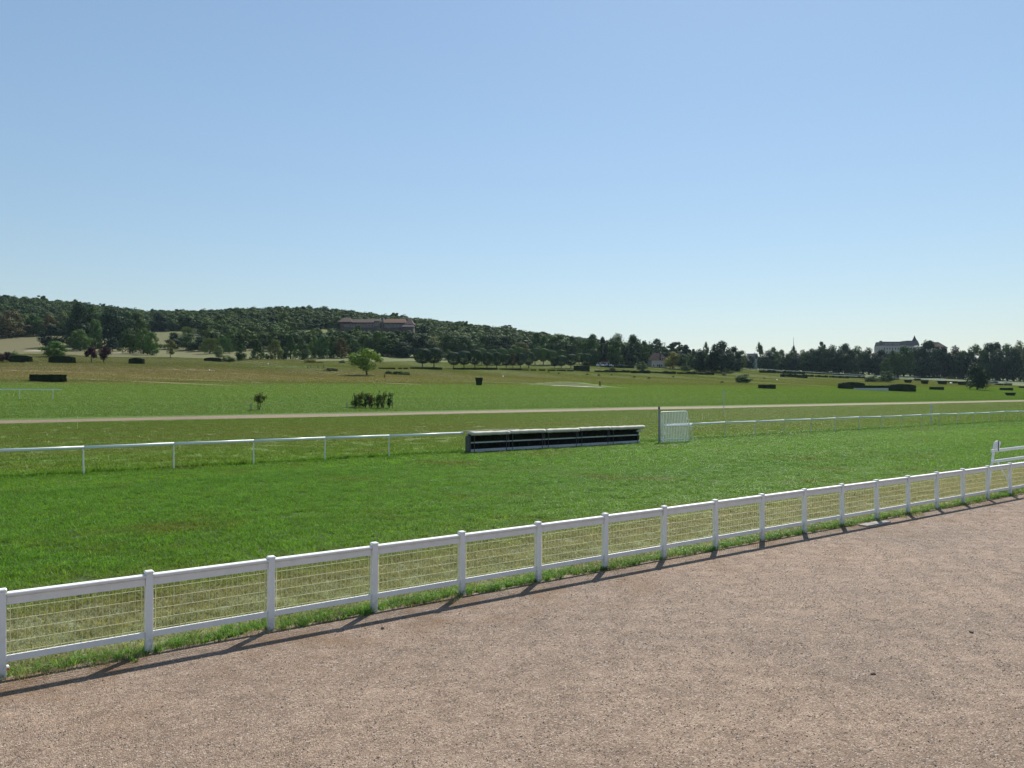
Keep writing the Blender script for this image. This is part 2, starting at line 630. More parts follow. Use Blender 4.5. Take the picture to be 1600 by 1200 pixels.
M['green'] = paint('golf_green_turf', (.075, .135, .028), .9, .1, .2, (.06, .11, .02), .1)
M['strawturf'] = paint('straw_turf', (.22, .175, .09), .9, .3, .1, (.14, .125, .05), .1)
ground_patch('bunker_sand', 900, 604.4, 8.0, .8, M['bunker'], .04, .2, 1, label='pale sand strip in front of the low grass mound', cat='bunker')
ground_patch('golf_green', 430, 573.5, 38, 7, M['green'], .1, .12, 2, label='bright mown golf green on the slope', cat='golf green')
ground_patch('golf_green', 1190, 598.5, 32, 6, M['green'], -.1, .12, 4, label='bright mown golf green behind the drooping bush', cat='golf green')
M['moundturf'] = paint('olive_mound_turf', (.095, .115, .034), .9, .3, .3, (.10, .09, .04), .1)
ground_patch('mound_turf', 893, 602.2, 13, 4.2, M['moundturf'], 0, .10, 3, label='low olive brown grass mound behind the sand strip', cat='mound')
ground_patch('golf_green', 765, 597.5, 18, 2.5, M['green'], 0, .12, 5, label='bright mown golf green around the tapered black hedge', cat='golf green')
ground_patch('bunker_sand', 55, 548.5, 6, 4.5, M['bunker'], 0, .2, 2, label='white sand bunker on the meadow under the brown trees', cat='bunker')
ground_patch('bunker_sand', 172, 552.0, 7, 2.2, M['bunker'], 0, .2, 3, label='white sand bunker behind the purple twin trees', cat='bunker')
for k, (px, py, rx, ry) in enumerate([(300, 593.5, 20, 2.6), (180, 594.6, 30, 1.6), (610, 599, 10, 1.2), (90, 581, 34, 2.0), (440, 588, 24, 1.8), (290, 578, 14, 1.6)]):
    ground_patch('straw_patch', px, py, rx, ry, M['strawturf'], -.1, .09, k, label='dry straw coloured strip of worn turf', cat='dry turf')

# ------------------------------------------------------------------ grass blades and pebbles (uncountable): patches scattered over points
def blade_patch(name, n, size, hmin, hmax, wd, mat, lean=.5, clump=0, slope=0., bend=True):
    base = rng.uniform(-size / 2, size / 2, (n, 2))
    if clump:
        cc = rng.uniform(-size / 2, size / 2, (clump, 2))
        ci = rng.integers(0, clump, n)
        base = cc[ci] + rng.normal(0, size * .035, (n, 2))
    h = rng.uniform(hmin, hmax, n)
    if clump: h *= rng.uniform(.6, 1.3, clump)[ci]
    an = rng.uniform(0, 2 * np.pi, n)
    ln = rng.uniform(.1, lean, n) * h * 1.2
    la = rng.uniform(0, 2 * np.pi, n)
    w = wd * rng.uniform(.7, 1.3, n)
    V = np.zeros((n, 4, 3))
    ox, oy = np.cos(an) * w / 2, np.sin(an) * w / 2
    lx, ly = np.cos(la) * ln, np.sin(la) * ln
    V[:, 0] = np.stack([base[:, 0] - ox, base[:, 1] - oy, np.full(n, -.005)], 1)
    V[:, 1] = np.stack([base[:, 0] + ox, base[:, 1] + oy, np.full(n, -.005)], 1)
    V[:, 2] = np.stack([base[:, 0] + ox * .5 + lx, base[:, 1] + oy * .5 + ly, h], 1)
    V[:, 3] = np.stack([base[:, 0] - ox * .5 + lx, base[:, 1] - oy * .5 + ly, h], 1)
    if bend:
        T_ = np.zeros((n, 4, 3))
        ln2 = h[:, None] * rng.uniform(.5, 1.1, (n, 1)) * np.stack([np.cos(la), np.sin(la), rng.uniform(-.35, .25, n)], 1)
        T_[:, 0], T_[:, 1] = V[:, 3], V[:, 2]
        T_[:, 2] = V[:, 2] * .65 + V[:, 3] * .35 + ln2
        T_[:, 3] = V[:, 2] * .35 + V[:, 3] * .65 + ln2
        V = np.concatenate([V, T_])
    V[..., 2] += slope * V[..., 1]
    return quads_mesh(name, V, mat)

def pebble_patch(name, n, size, r0, r1, mat):
    octv = np.array([(1, 0, 0), (-1, 0, 0), (0, 1, 0), (0, -1, 0), (0, 0, 1), (0, 0, -.3)], float)
    octf = [(0, 2, 4), (2, 1, 4), (1, 3, 4), (3, 0, 4), (2, 0, 5), (1, 2, 5), (3, 1, 5), (0, 3, 5)]
    vs, fs = [], []
    for k in range(n):
        r = r0 + (r1 - r0) * rng.random() ** 2.5
        v = octv * (r * rng.uniform(.7, 1.3, (6, 1))) * np.array([rng.uniform(.7, 1.4), 1, rng.uniform(.45, .8)])
        a = rng.uniform(0, 6.28)
        ca, sa = math.cos(a), math.sin(a)
        v = np.stack([v[:, 0] * ca - v[:, 1] * sa, v[:, 0] * sa + v[:, 1] * ca, v[:, 2]], 1)
        v += np.array([rng.uniform(-size / 2, size / 2), rng.uniform(-size / 2, size / 2), r * .1])
        fs += [tuple(i + 6 * k for i in f) for f in octf]
        vs += v.tolist()
    m = bpy.data.meshes.new(name)
    m.from_pydata(vs, [], fs)
    m.materials.append(mat)
    return m

def scatter(name, protos, P, rz, sc, label, cat):
    """one object that instances the proto meshes on its points"""
    me = bpy.data.meshes.new(name)
    n = len(P)
    me.vertices.add(n)
    me.vertices.foreach_set('co', np.asarray(P, np.float32).reshape(-1))
    a = me.attributes.new('rz', 'FLOAT', 'POINT')
    a.data.foreach_set('value', np.asarray(rz, np.float32))
    sc = np.asarray(sc, np.float32)
    if sc.ndim == 1: sc = np.stack([sc, sc, sc], 1)
    a = me.attributes.new('sc', 'FLOAT_VECTOR', 'POINT')
    a.data.foreach_set('vector', sc.reshape(-1))
    a = me.attributes.new('pick', 'INT', 'POINT')
    a.data.foreach_set('value', rng.integers(0, len(protos), n).astype(np.int32))
    ob = link(name, me)
    gt = bpy.data.node_groups.new(name + '_nodes', 'GeometryNodeTree')
    gt.interface.new_socket('Geometry', in_out='INPUT', socket_type='NodeSocketGeometry')
    gt.interface.new_socket('Geometry', in_out='OUTPUT', socket_type='NodeSocketGeometry')
    N, L = gt.nodes, gt.links
    gi, go = N.new('NodeGroupInput'), N.new('NodeGroupOutput')
    iop = N.new('GeometryNodeInstanceOnPoints')
    iop.inputs['Pick Instance'].default_value = True
    g2i = N.new('GeometryNodeGeometryToInstance')
    for pm in reversed(protos):
        po = bpy.data.objects.new(pm.name, pm)
        oi = N.new('GeometryNodeObjectInfo')
        oi.inputs[0].default_value = po
        L.new(oi.outputs['Geometry'], g2i.inputs[0])
    def attr(nm, t):
        nd = N.new('GeometryNodeInputNamedAttribute')
        nd.data_type = t
        nd.inputs[0].default_value = nm
        return nd.outputs[0]
    cx = N.new('ShaderNodeCombineXYZ')
    L.new(attr('rz', 'FLOAT'), cx.inputs[2])
    L.new(gi.outputs[0], iop.inputs['Points'])
    L.new(g2i.outputs[0], iop.inputs['Instance'])
    L.new(attr('pick', 'INT'), iop.inputs['Instance Index'])
    e2r = N.new('FunctionNodeEulerToRotation')
    L.new(cx.outputs[0], e2r.inputs[0])
    L.new(e2r.outputs[0], iop.inputs['Rotation'])
    L.new(attr('sc', 'FLOAT_VECTOR'), iop.inputs['Scale'])
    L.new(iop.outputs[0], go.inputs[0])
    md = ob.modifiers.new('scatter', 'NODES')
    md.node_group = gt
    tag(ob, label, cat, kind='stuff')
    return ob

def field_points(v0, v1, step, ymax, jit=.35, u0=-260, u1=560):
    U, W = np.meshgrid(np.arange(u0, u1, step), np.arange(v0, v1, step))
    U = U.ravel() + rng.uniform(-jit, jit, U.size) * step
    W = W.ravel() + rng.uniform(-jit, jit, W.size) * step
    X, Y = xy(U, W)
    k = (np.abs(X) < .72 * Y + 2.5) & (Y > 6) & (Y < ymax)
    return X[k], Y[k]

def scat_field(name, protos, v0, v1, step, ymin, ymax, smin, smax, label, cat, z=0., aligned=False):
    X, Y = field_points(v0, v1, step, ymax, .03 if aligned else .35)
    k = Y >= ymin
    X, Y = X[k], Y[k]
    P = np.stack([X, Y, terrain(X, Y) + z], 1)
    S = rng.uniform(smin, smax, len(X))
    if aligned:
        return scatter(name, protos, P, np.full(len(X), ALONG), np.stack([S * rng.choice([-1, 1], len(X)), S, S], 1), label, cat)
    return scatter(name, protos, P, rng.uniform(0, 6.28, len(X)), S, label, cat)

lush = [blade_patch('lush_patch%d' % k, 900, 1.1, .035, .095, .012, M['blade_lush'], .9, 95) for k in range(4)]
lush_far = [blade_patch('lush_far_patch%d' % k, 480, 1.3, .04, .105, .02, M['blade_lush'], .9, 80) for k in range(4)]
dry = [blade_patch('dry_patch%d' % k, 420, .8, .03, .075, .010, M['blade_dry'], 1.1) for k in range(3)]
verge = [blade_patch('verge_patch%d' % k, 130, .42, .03, .105, .012, M['blade_verge'], .9, 14) for k in range(4)]
rough_p = [blade_patch('rough_patch%d' % k, 420, 1.8, .04, .12, .022, M['blade'], .9) for k in range(3)]
scat_field('mown_grass', lush, 16.9, 42.5, .8, 0, 40, .85, 1.2, 'short lush green racing turf between the white fence and the rail', 'grass')
scat_field('distant_mown_grass', lush_far, 16.9, 42.5, .95, 40, 95, .85, 1.2, 'lush green racing turf farther down the track', 'grass')
us = np.arange(-30, 130, .28)
X, Y = xy(us, 42.75 + rng.uniform(-.2, .25, len(us)))
edge_p = [blade_patch('edge_patch%d' % k, 110, .5, .08, .22, .02, M['blade'], .8, 10) for k in range(3)]
k = np.abs(X) < .72 * Y + 2
scatter('unmown_edge_grass', edge_p, np.stack([X, Y, np.zeros(len(X))], 1)[k], rng.uniform(0, 6.28, k.sum()), rng.uniform(.7, 1.25, k.sum()),
        'taller unmown lime green grass along the foot of the running rail', 'grass')
scat_field('dry_grass', dry, VF + .3, 17.2, .6, 0, 60, .85, 1.2, 'dry straw tinted mown strip right behind the wire mesh', 'grass')
scat_field('rough_grass', rough_p, 42.8, 107, 1.55, 0, 330, .8, 1.15, 'yellowish rough grass between the racing rail and the sand track', 'grass')
far_p = [blade_patch('far_patch%d' % k, 480, 3.2, .05, .13, .04, M['blade'], .9, 0, .068, False) for k in range(5)]
scat_field('far_green_grass', far_p, 124, 214, 3.1, 0, 520, 1, 1, 'green grass strip beyond the sand track', 'grass', .02, True)
scat_field('slope_grass', far_p, 214, 420, 5.2, 0, 620, 1.67, 1.67, 'dry olive and brown grass on the golf slope', 'grass', .05, True)
us = np.arange(-9, 60, .12)
ve = np.array([VF + .08 + wav(u) * .5 for u in us]) + rng.uniform(-.07, .18, len(us))
X, Y = xy(us, ve)
scatter('verge_grass', verge, np.stack([X, Y, np.full(len(X), .008)], 1), rng.uniform(0, 6.28, len(X)), rng.uniform(.55, 1.15, len(X)),
        'ragged green grass growing along the foot of the white fence', 'grass')
peb = [pebble_patch('pebble_patch%d' % k, 420, 1.05, .004, .015, M['pebble']) for k in range(4)]
X, Y = field_points(-12, VF - .35, 1., 45, .05, -40, 80)
scatter('loose_gravel', peb, np.stack([X, Y, np.full(len(X), .008)], 1), rng.integers(0, 4, len(X)) * 1.5708, np.ones(len(X)),
        'loose pinkish grit and small pebbles strewn over the gravel', 'gravel')

# stones and the pale slab
def stone(name, x, y, r, mat, label, flat=.6, seed=0):
    import bmesh
    bm = bmesh.new()
    bmesh.ops.create_icosphere(bm, subdivisions=2, radius=r)
    rr = random.Random(seed)
    ph = [rr.uniform(0, 6) for _ in range(4)]
    for v in bm.verts:
        n = v.co.normalized()
        v.co *= 1 + .2 * math.sin(3 * n.x + ph[0]) + .15 * math.sin(4 * n.y + ph[1]) + .1 * math.sin(7 * n.z + ph[2])
        v.co.z *= flat
    me = bpy.data.meshes.new(name)
    bm.to_mesh(me)
    bm.free()
    o = link(name, me, mat)
    o.location = (x, y, .008 + r * flat * .55)
    return tag(o, label, 'stone')
for k, (px, py, r, lb) in enumerate([(1364, 1056, .045, 'fist sized rounded stone lying alone on the gravel'),
                                     (1517, 989, .05, 'flat pinkish stone lying on the open gravel'),
                                     (1428, 985, .022, 'tiny stone beside the flat pinkish stone'),
                                     (598, 985, .05, 'small clod of soil near the fence shadow')]):
    x, y, _ = ground(px, py)
    stone('stone', x, y, r * .75, M['gravel'], lb, .6, k)
x, y, _ = ground(1366, 821)
rt = empty('concrete_slab', (x, y, 0), ALONG)
tag(rt, 'broken pale concrete slab at the foot of the white fence', 'slab')
for (a, b, w, d) in ((-.55, -.1, .5, .3), (-.02, -.14, .45, .34), (.46, -.1, .32, .22)):
    mb = MB()
    mb.bevbox((a, b, .0), (a + w, b + d, .05), .012)
    mb.build('slab_piece', M['concrete'], rt)

# ------------------------------------------------------------------ the white fence
X0, Y0 = -7.215, 10.93
FU0, FV0 = uv(X0, Y0)
STEP = 1.817 * 4.1 / 3.9
NB = range(-1, 21)
fence = empty('white_fence', (X0, Y0, 0), ALONG)
tag(fence, 'long white post and rail fence with pale wire mesh panels along the gravel', 'fence')
PH = 1.27
post_m = MB().bevbox((-.055, -.055, -.1), (.055, .055, PH - .036), .008).mesh('post', M['white_post'])
cap_m = MB().bevbox((-.064, -.064, PH - .036), (.064, .064, PH), .012).mesh('post_cap', M['white'])
L_ = STEP - .11
rail_face = MB().bevbox((.055, -.022, 1.045), (STEP - .055, .022, 1.150), .004).mesh('top_board', M['white'])
rail_cap = MB().bevbox((.055, -.068, 1.18), (STEP - .055, .068, 1.218), .010).mesh('cap_board', M['white'])
rail_neck = MB().box((.055, -.008, 1.150), (STEP - .055, .010, 1.18)).mesh('rail_neck', M['white'])
rail_low = MB().bevbox((.055, -.022, .235), (STEP - .055, .022, .325), .006).mesh('bottom_board', M['white'])
NV = 20
wz = [.36, .515, .67, .825, .98]
hw = MB().box((.058, -.0034, -.0034), (STEP - .058, .0034, .0034)).mesh('wire', M['wire'])
vw = MB().box((-.0024, -.0024, .326), (.0024, .0024, 1.044)).mesh('wire', M['wire'])
ew = MB().box((-.0045, -.0045, .326), (.0045, .0045, 1.044)).mesh('mesh_edge', M['wire'])
allw = MB()
for z in wz: allw.box((.058, -.0034, z - .0034), (STEP - .058, .0034, z + .0034))
vx = [.10 + (STEP - .2) * k / (NV - 1) for k in range(NV)]
for x in vx[1:-1]: allw.box((x - .0022, .0035, .326), (x + .0022, .0079, 1.044))
allw = allw.mesh('wire_mesh', M['wire'])
rr = random.Random(3)
for k in NB:
    x = k * STEP
    p = inst('post', post_m, fence, (x, 0, rr.uniform(-.012, .008)), (rr.uniform(-.011, .011), rr.uniform(-.011, .011), rr.uniform(-.03, .03)))
    inst('post_cap', cap_m, p)
    if k == 20: continue
    inst('cap_board', rail_cap, fence, (x, 0, rr.uniform(-.006, .006)), (0, rr.uniform(-.003, .003), 0))
    inst('rail_neck', rail_neck, fence, (x, 0, 0))
    inst('top_board', rail_face, fence, (x, 0, 0))
    inst('bottom_board', rail_low, fence, (x, 0, rr.uniform(-.006, .006)))
    if 0 <= k < 7:
        pan = inst('wire_mesh', ew, fence, (x + vx[0], 0, 0))
        inst('wire', ew, pan, (vx[-1] - vx[0], 0, 0))
        for z in wz: inst('wire', hw, pan, (-vx[0], 0, z))
        for q in vx[1:-1]: inst('wire', vw, pan, (q - vx[0], .0055, 0))
    else:
        tag(inst('wire_mesh', allw, fence, (x, 0, 0)), kind='stuff')

# small red and white block at a post
x, y, _ = ground(9, 1056)
rt = empty('marker_block', (x, y, 0), ALONG + .1)
tag(rt, 'small red block with white top at the foot of a fence post', 'block')
MB().bevbox((-.035, -.035, -.005), (.035, .035, .10), .004).build('body', M['red'], rt)
MB().bevbox((-.037, -.037, .10), (.037, .037, .13), .006).build('top', M['white'], rt)

# ------------------------------------------------------------------ racing rails
VR = 42.3
def racing_rail(u0, n, label, step=4.06, end0=0., end1=0., height=1.37, v=VR, lean=0., name='racing_rail', rad=.062, rzz=.075, foot=True):
    x, y = xy(u0, v)
    rt = empty(name, (x, y, th(x, y)), ALONG)
    tag(rt, label, 'rail', 'white plastic rails of the course')
    rr = random.Random(int(u0 * 10))
    zs = [height - rzz + rr.uniform(-.03, .03) for _ in range(n + 1)]
    base = th(x, y)
    for k in range(n + 1):
        xx, yy = xy(u0 + k * step, v)
        gz = th(xx, yy) - base
        zs[k] += gz
        p = MB()
        dx = rr.uniform(-.03, .03)
        p.tube([(k * step, .02, gz - .1), (k * step + dx + lean, .02, gz + .6), (k * step + dx + lean, 0, zs[k] - .02)], [.024, .024, .022] if lean else [.034, .034, .03], 8)
        p.build('post', M['palesteel' if lean else 'white2'], rt)
        if foot:
            b = MB()
            b.bevbox((k * step - .07, -.05, gz - .05), (k * step + .07, .09, gz + .03), .01)
            b.build('post_foot', M['darksteel'], rt)
    for k in range(-1 if end0 else 0, n + (1 if end1 else 0)):
        a = (-end0, zs[0]) if k < 0 else (k * step, zs[k])
        b = (n * step + end1, zs[n]) if k == n else ((k + 1) * step if k >= 0 else 0, zs[k + 1] if k >= 0 else zs[0])
        mid = ((a[0] + b[0]) / 2, (a[1] + b[1]) / 2 - .012)
        MB().tube([(a[0], 0, a[1]), (mid[0], 0, mid[1]), (b[0], 0, b[1])], rad, 10, rzz).build('rail', M['white2'], rt, smooth=True)
    return rt
racing_rail(.75 - 4.06 * 2, 7, 'white tubular running rail leading up to the black hurdles', end1=5.25)
racing_rail(48.05, 32, 'white tubular running rail running on from the tall white barred wing', end0=3.2, lean=.03)
# short rail on the far grass
def at_px_rail(pxa, pya, n, step, label, height, heading, end1=0.):
    x, y, z = ground(pxa, pya)
    rt = empty('racing_rail', (x, y, z), heading)
    tag(rt, label, 'rail', 'white plastic rails of the course')
    def gz(s):
        return th(x + math.cos(heading) * s, y + math.sin(heading) * s) - z
    for k in range(n + 1):
        q = k * step
        MB().tube([(q, 0, gz(q) - .1), (q, 0, gz(q) + height)], .06, 6).build('post', M['white2'], rt)
        if k < n or end1:
            q1 = q + (step if k < n else end1)
            MB().tube([(q, 0, gz(q) + height), (q1, 0, gz(q1) + height)], .07, 6, .10).build('rail', M['white2'], rt)
    return rt
xa, ya, _ = ground(29, 624)
xb, yb, _ = ground(81, 624)
hd = math.atan2(yb - ya, xb - xa)
dd = math.hypot(xb - xa, yb - ya)
pxl = 29 - (81 - 29)
at_px_rail(pxl, 624, 2, dd, 'short white rail end alone on the far green strip', 15.5 / M2P(ya), hd, dd * .28)

# ------------------------------------------------------------------ hurdles
def brush_block(name, x0, x1, y0, y1, z0, z1, n, seed):
    r = np.random.default_rng(seed)
    V = np.zeros((n, 4, 3))
    bx = r.uniform(x0, x1, n)
    by = y0 + (y1 - y0) * r.random(n) ** 2.5
    h0 = np.full(n, z0)
    h1 = z1 + r.uniform(-.05, .03, n)
    w = r.uniform(.008, .02, n)
    dx = r.normal(0, .03, n)
    V[:, 0] = np.stack([bx - w, by, h0], 1)
    V[:, 1] = np.stack([bx + w, by, h0], 1)
    V[:, 2] = np.stack([bx + w + dx, by + r.normal(0, .02, n), h1], 1)
    V[:, 3] = np.stack([bx - w + dx, by + r.normal(0, .02, n), h1], 1)
    core = np.array([[(x0, y0 + .03, z0), (x1, y0 + .03, z0), (x1, y0 + .03, z1 - .05), (x0, y0 + .03, z1 - .05)],
                     [(x1, y1, z0), (x0, y1, z0), (x0, y1, z1 - .05), (x1, y1, z1 - .05)],
                     [(x0, y1, z0), (x0, y0 + .03, z0), (x0, y0 + .03, z1 - .05), (x0, y1, z1 - .05)],
                     [(x1, y0 + .03, z0), (x1, y1, z0), (x1, y1, z1 - .05), (x1, y0 + .03, z1 - .05)],
                     [(x0, y0 + .03, z1 - .05), (x1, y0 + .03, z1 - .05), (x1, y1, z1 - .05), (x0, y1, z1 - .05)]])
    return quads_mesh(name, np.concatenate([V, core]), M['brush'])

HU0, HU1, HV = 26.5, 41.55, 41.65
SEC = (HU1 - HU0) / 5
lbl = ['black brush hurdle section with white padded top, touching the end of the white rail',
       'black brush hurdle section, second from the end of the white rail',
       'black brush hurdle section with white padded top in the middle of the five',
       'black brush hurdle section, second from the tall barred wing',
       'black brush hurdle section with a torn padded end, nearest the tall barred wing']
for k in range(5):
    x, y = xy(HU0 + SEC * k, HV)
    rt = empty('hurdle_section', (x, y, 0), ALONG + (-.004, .006, -.002, .004, .0)[k])
    tag(rt, lbl[k], 'hurdle', 'hurdle sections parked in line along the rail')
    w = SEC - .012
    zt = (.0, .015, -.01, .02, .0)[k]
    MB().bevbox((.0, .0, .0), (w, .05, .25), .008).build('base_board', M['board'], rt)
    MB().prism([(.06, 0), (.62, 0), (.55, 1.12), (.14, 1.12)], .02, .07).build('end_frame', M['darksteel'], rt)
    MB().prism([(.06, 0), (.62, 0), (.55, 1.12), (.14, 1.12)], w - .07, w - .02).build('end_frame', M['darksteel'], rt)
    link('lower_brush', brush_block('lower_brush', .07, w - .07, .06, .5, .05, .66, 900, k), None, rt)
    MB().bevbox((.01, .015, .63), (w - .01, .062, .70), .008).build('middle_rail', M['board'], rt)
    link('upper_brush', brush_block('upper_brush', .07, w - .07, .10, .52, .71, 1.23, 900, k + 20), None, rt)
    # padded top: a canvas roll that hangs over the front, with sag and creases
    rb = MB()
    prof = [(-.08, 1.11), (-.14, 1.17), (-.135, 1.27), (-.06, 1.335), (.08, 1.365), (.33, 1.36), (.50, 1.32), (.55, 1.25), (.5, 1.18), (.1, 1.17)]
    ns, rr = 14, random.Random(k)
    x1 = w + (.012 if k < 4 else .45)
    for i_ in range(ns + 1):
        sx = -.0 + x1 * i_ / ns
        jz = .008 * math.sin(i_ * 1.7 + k) + rr.uniform(-.006, .006)
        sh = .9 + .1 * min(1, 3 * min(i_ + .4, ns - i_ + .4) / ns * 2) if i_ in (0, ns) else 1
        for (py_, pz_) in prof:
            rb.v.append(Vector((sx, .2 + (py_ - .2) * sh, 1.24 + (pz_ - 1.24) * sh + jz + zt + rr.uniform(-.008, .008))))
    q = len(prof)
    for i_ in range(ns):
        for j in range(q):
            j2 = (j + 1) % q
            rb.f.append([i_ * q + j2, i_ * q + j, (i_ + 1) * q + j, (i_ + 1) * q + j2])
    rb.f.append(list(range(q)))
    rb.f.append([ns * q + j for j in range(q - 1, -1, -1)])
    rb.build('padded_top', M['canvas'], rt, smooth=True)
    for ux in (.24, w - .26):
        MB().tube([(ux, -.03, 0), (ux, -.03, 1.12)], .022, 6).build('upright', M['darksteel'], rt)
    if k == 4:
        MB().prism([(-.08, .92), (.05, .9), (.1, .97), (-.04, 1.02)], w - .35, w + .12).build('loose_padding', M['canvas'], rt)
        MB().tube([(w + .28, .2, 1.25), (w + .08, .25, .75), (w + .02, .3, .1)], .03, 6).build('brace', M['darksteel'], rt)
    if k == 0:
        MB().bevbox((-.07, .05, 0), (-.01, .6, 1.1), .02).build('end_board', M['darksteel'], rt)
        MB().tube([(-.3, -.1, 0), (-.3, -.1, .95)], .03, 6).build('brace', M['darksteel'], rt)
        MB().tube([(-.3, .62, 1.40), (2.4, .66, 1.42), (SEC + 1.2, .64, 1.38)], .035, 6).build('back_rope', M['canvas'], rt)

# barred wing beside the hurdles
x, y = xy(42.95, 40.9)
rt = empty('hurdle_wing', (x, y, 0), ALONG - .12)
tag(rt, 'tall white wing of vertical bars with rounded top beside the hurdles', 'hurdle wing')
WW, WH = 2.95, 2.36
fr = [(0, 0, -.05), (0, 0, WH - .12), (.04, 0, WH - .03), (.12, 0, WH), (WW - .45, .02, WH + .03), (WW - .33, .02, WH - .02), (WW - .28, .02, WH - .14), (WW - .05, .0, -.05)]
MB().tube(fr, .04, 8).build('frame', M['whitesteel'], rt, smooth=True)
MB().tube([(.02, 0, .3), (WW - .12, 0, .3)], .028, 6).build('cross_bar', M['whitesteel'], rt)
NBAR = 17
for k in range(NBAR):
    t = (k + 1) / (NBAR + 1)
    MB().tube([(t * (WW - .1), 0, .04), (t * (WW - .32), .01, WH + .0)], .029, 6).build('bar', M['whitesteel'], rt)
MB().tube([(WW - .38, -.02, 1.9), (WW + .08, -.1, .9), (WW + .1, -.1, 0)], .025, 6).build('stay', M['whitesteel'], rt)
MB().tube([(.55, -.03, 1.33), (WW + .05, -.03, 1.30)], .05, 8).build('rail_stub', M['whitesteel'], rt)
MB().tube([(.5, -.03, 1.33), (.16, -.03, .1)], .03, 6).build('stay', M['whitesteel'], rt)
p_ = MB().tube([(-.12, .02, -.1), (-.12, .02, 2.62)], .065, 8).build('post', M['greysteel'], rt)
MB().tube([(-.12, .02, 2.6), (-.12, .02, 2.80)], [.085, .06], 8).build('post_top', M['darksteel'], p_)

# tall thin poles
def pole(px, pyb, pyt, label, plate=True, foot=None):
    x, y, z = ground(px, pyb)
    h = (pyb - pyt) / M2P(y)
    rt = empty('marker_pole', (x, y, z), ALONG)
    tag(rt, label, 'pole')
    MB().tube([(0, 0, -.1), (0, 0, h)], .055, 8).build('pole', M['palesteel'], rt)
    if plate:
        MB().bevbox((-.22, -.03, h - .45), (.22, -.012, h), .006).build('plate', M['palesteel'], rt)
    MB().bevbox((-.1, -.1, -.05), (.1, .1, .08), .02).build('foot', M['darksteel'], rt)
pole(1131, 645, 611, 'tall slim grey pole standing just before the sand track')
pole(1455, 664, 633, 'pale blue grey pole standing beside the running rail')
x, y, z = ground(121, 671)
rt = empty('marker_pole', (x, y, z)); tag(rt, 'very thin straw coloured stick in the rough grass', 'pole')
MB().tube([(0, 0, -.1), (.02, 0, 1.4)], .012, 6).build('pole', M['wire'], rt)
MB().tube([(.02, 0, 1.4), (.02, 0, 1.52)], .02, 6).build('tip', M['darksteel'], rt)

# high two-rail gate standing behind the fence on the right
x, y, z = ground(1550, 765)
rt = empty('rail_gate', (x, y, 0), ALONG + .03)
tag(rt, 'high white two rail barrier with a fan shaped board on its leaning post', 'barrier')
MB().tube([(-.12, .1, 0), (.12, .05, 1.0), (.30, 0, 1.9)], .05, 8).build('post', M['whitesteel'], rt)
MB().tube([(.62, -.55, 0), (.3, -.05, 1.2)], .03, 6).build('stay', M['whitesteel'], rt)
fan = MB()
fan.prism([(-.05, 1.62), (.05, 1.62), (.17, 1.90), (.12, 1.96), (0, 1.985), (-.12, 1.96), (-.17, 1.90)], -.015, .015)
fo = fan.build('fan_board', M['whitesteel'], rt, (.36, -.08, 0))
fo.rotation_euler = (0, 0, R(70))
MB().tube([(.36, -.11, 1.55), (.37, -.11, 1.98)], .018, 6).build('fan_rib', M['darksteel'], rt)
for zz in (1.58, 1.14):
    MB().bevbox((-.12, -.05, zz - .06), (9, .0, zz + .06), .01).build('rail', M['white2'], rt)
for q in (4.5, 8.8):
    MB().tube([(q, .05, -.05), (q, .03, 1.75)], .05, 8).build('post', M['whitesteel'], rt)

# ------------------------------------------------------------------ foliage prototypes
def leaf_quads(C, N, size, seed, droop=0.):
    r = np.random.default_rng(seed)
    n = len(C)
    nn = N + r.normal(0, .28, (n, 3))
    nn /= np.linalg.norm(nn, axis=1, keepdims=True) + 1e-9
    t = np.cross(nn, r.normal(0, 1, (n, 3)))
    t /= np.linalg.norm(t, axis=1, keepdims=True) + 1e-9
    b = np.cross(nn, t)
    if droop:
        t = np.tile([[0, 0, -1.]], (n, 1)) + r.normal(0, .15, (n, 3))
        b = np.cross(nn, t)
        b /= np.linalg.norm(b, axis=1, keepdims=True) + 1e-9
    s = size * r.uniform(.55, 1.35, (n, 1))
    el = r.uniform(.6, 1.0, (n, 1)) * (1 if not droop else .5)
    V = np.zeros((n, 4, 3))
    V[:, 0] = C - t * s * (1 + droop)
    V[:, 1] = C + b * s * el
    V[:, 2] = C + t * s * (1 + droop)
    V[:, 3] = C - b * s * el
    return V

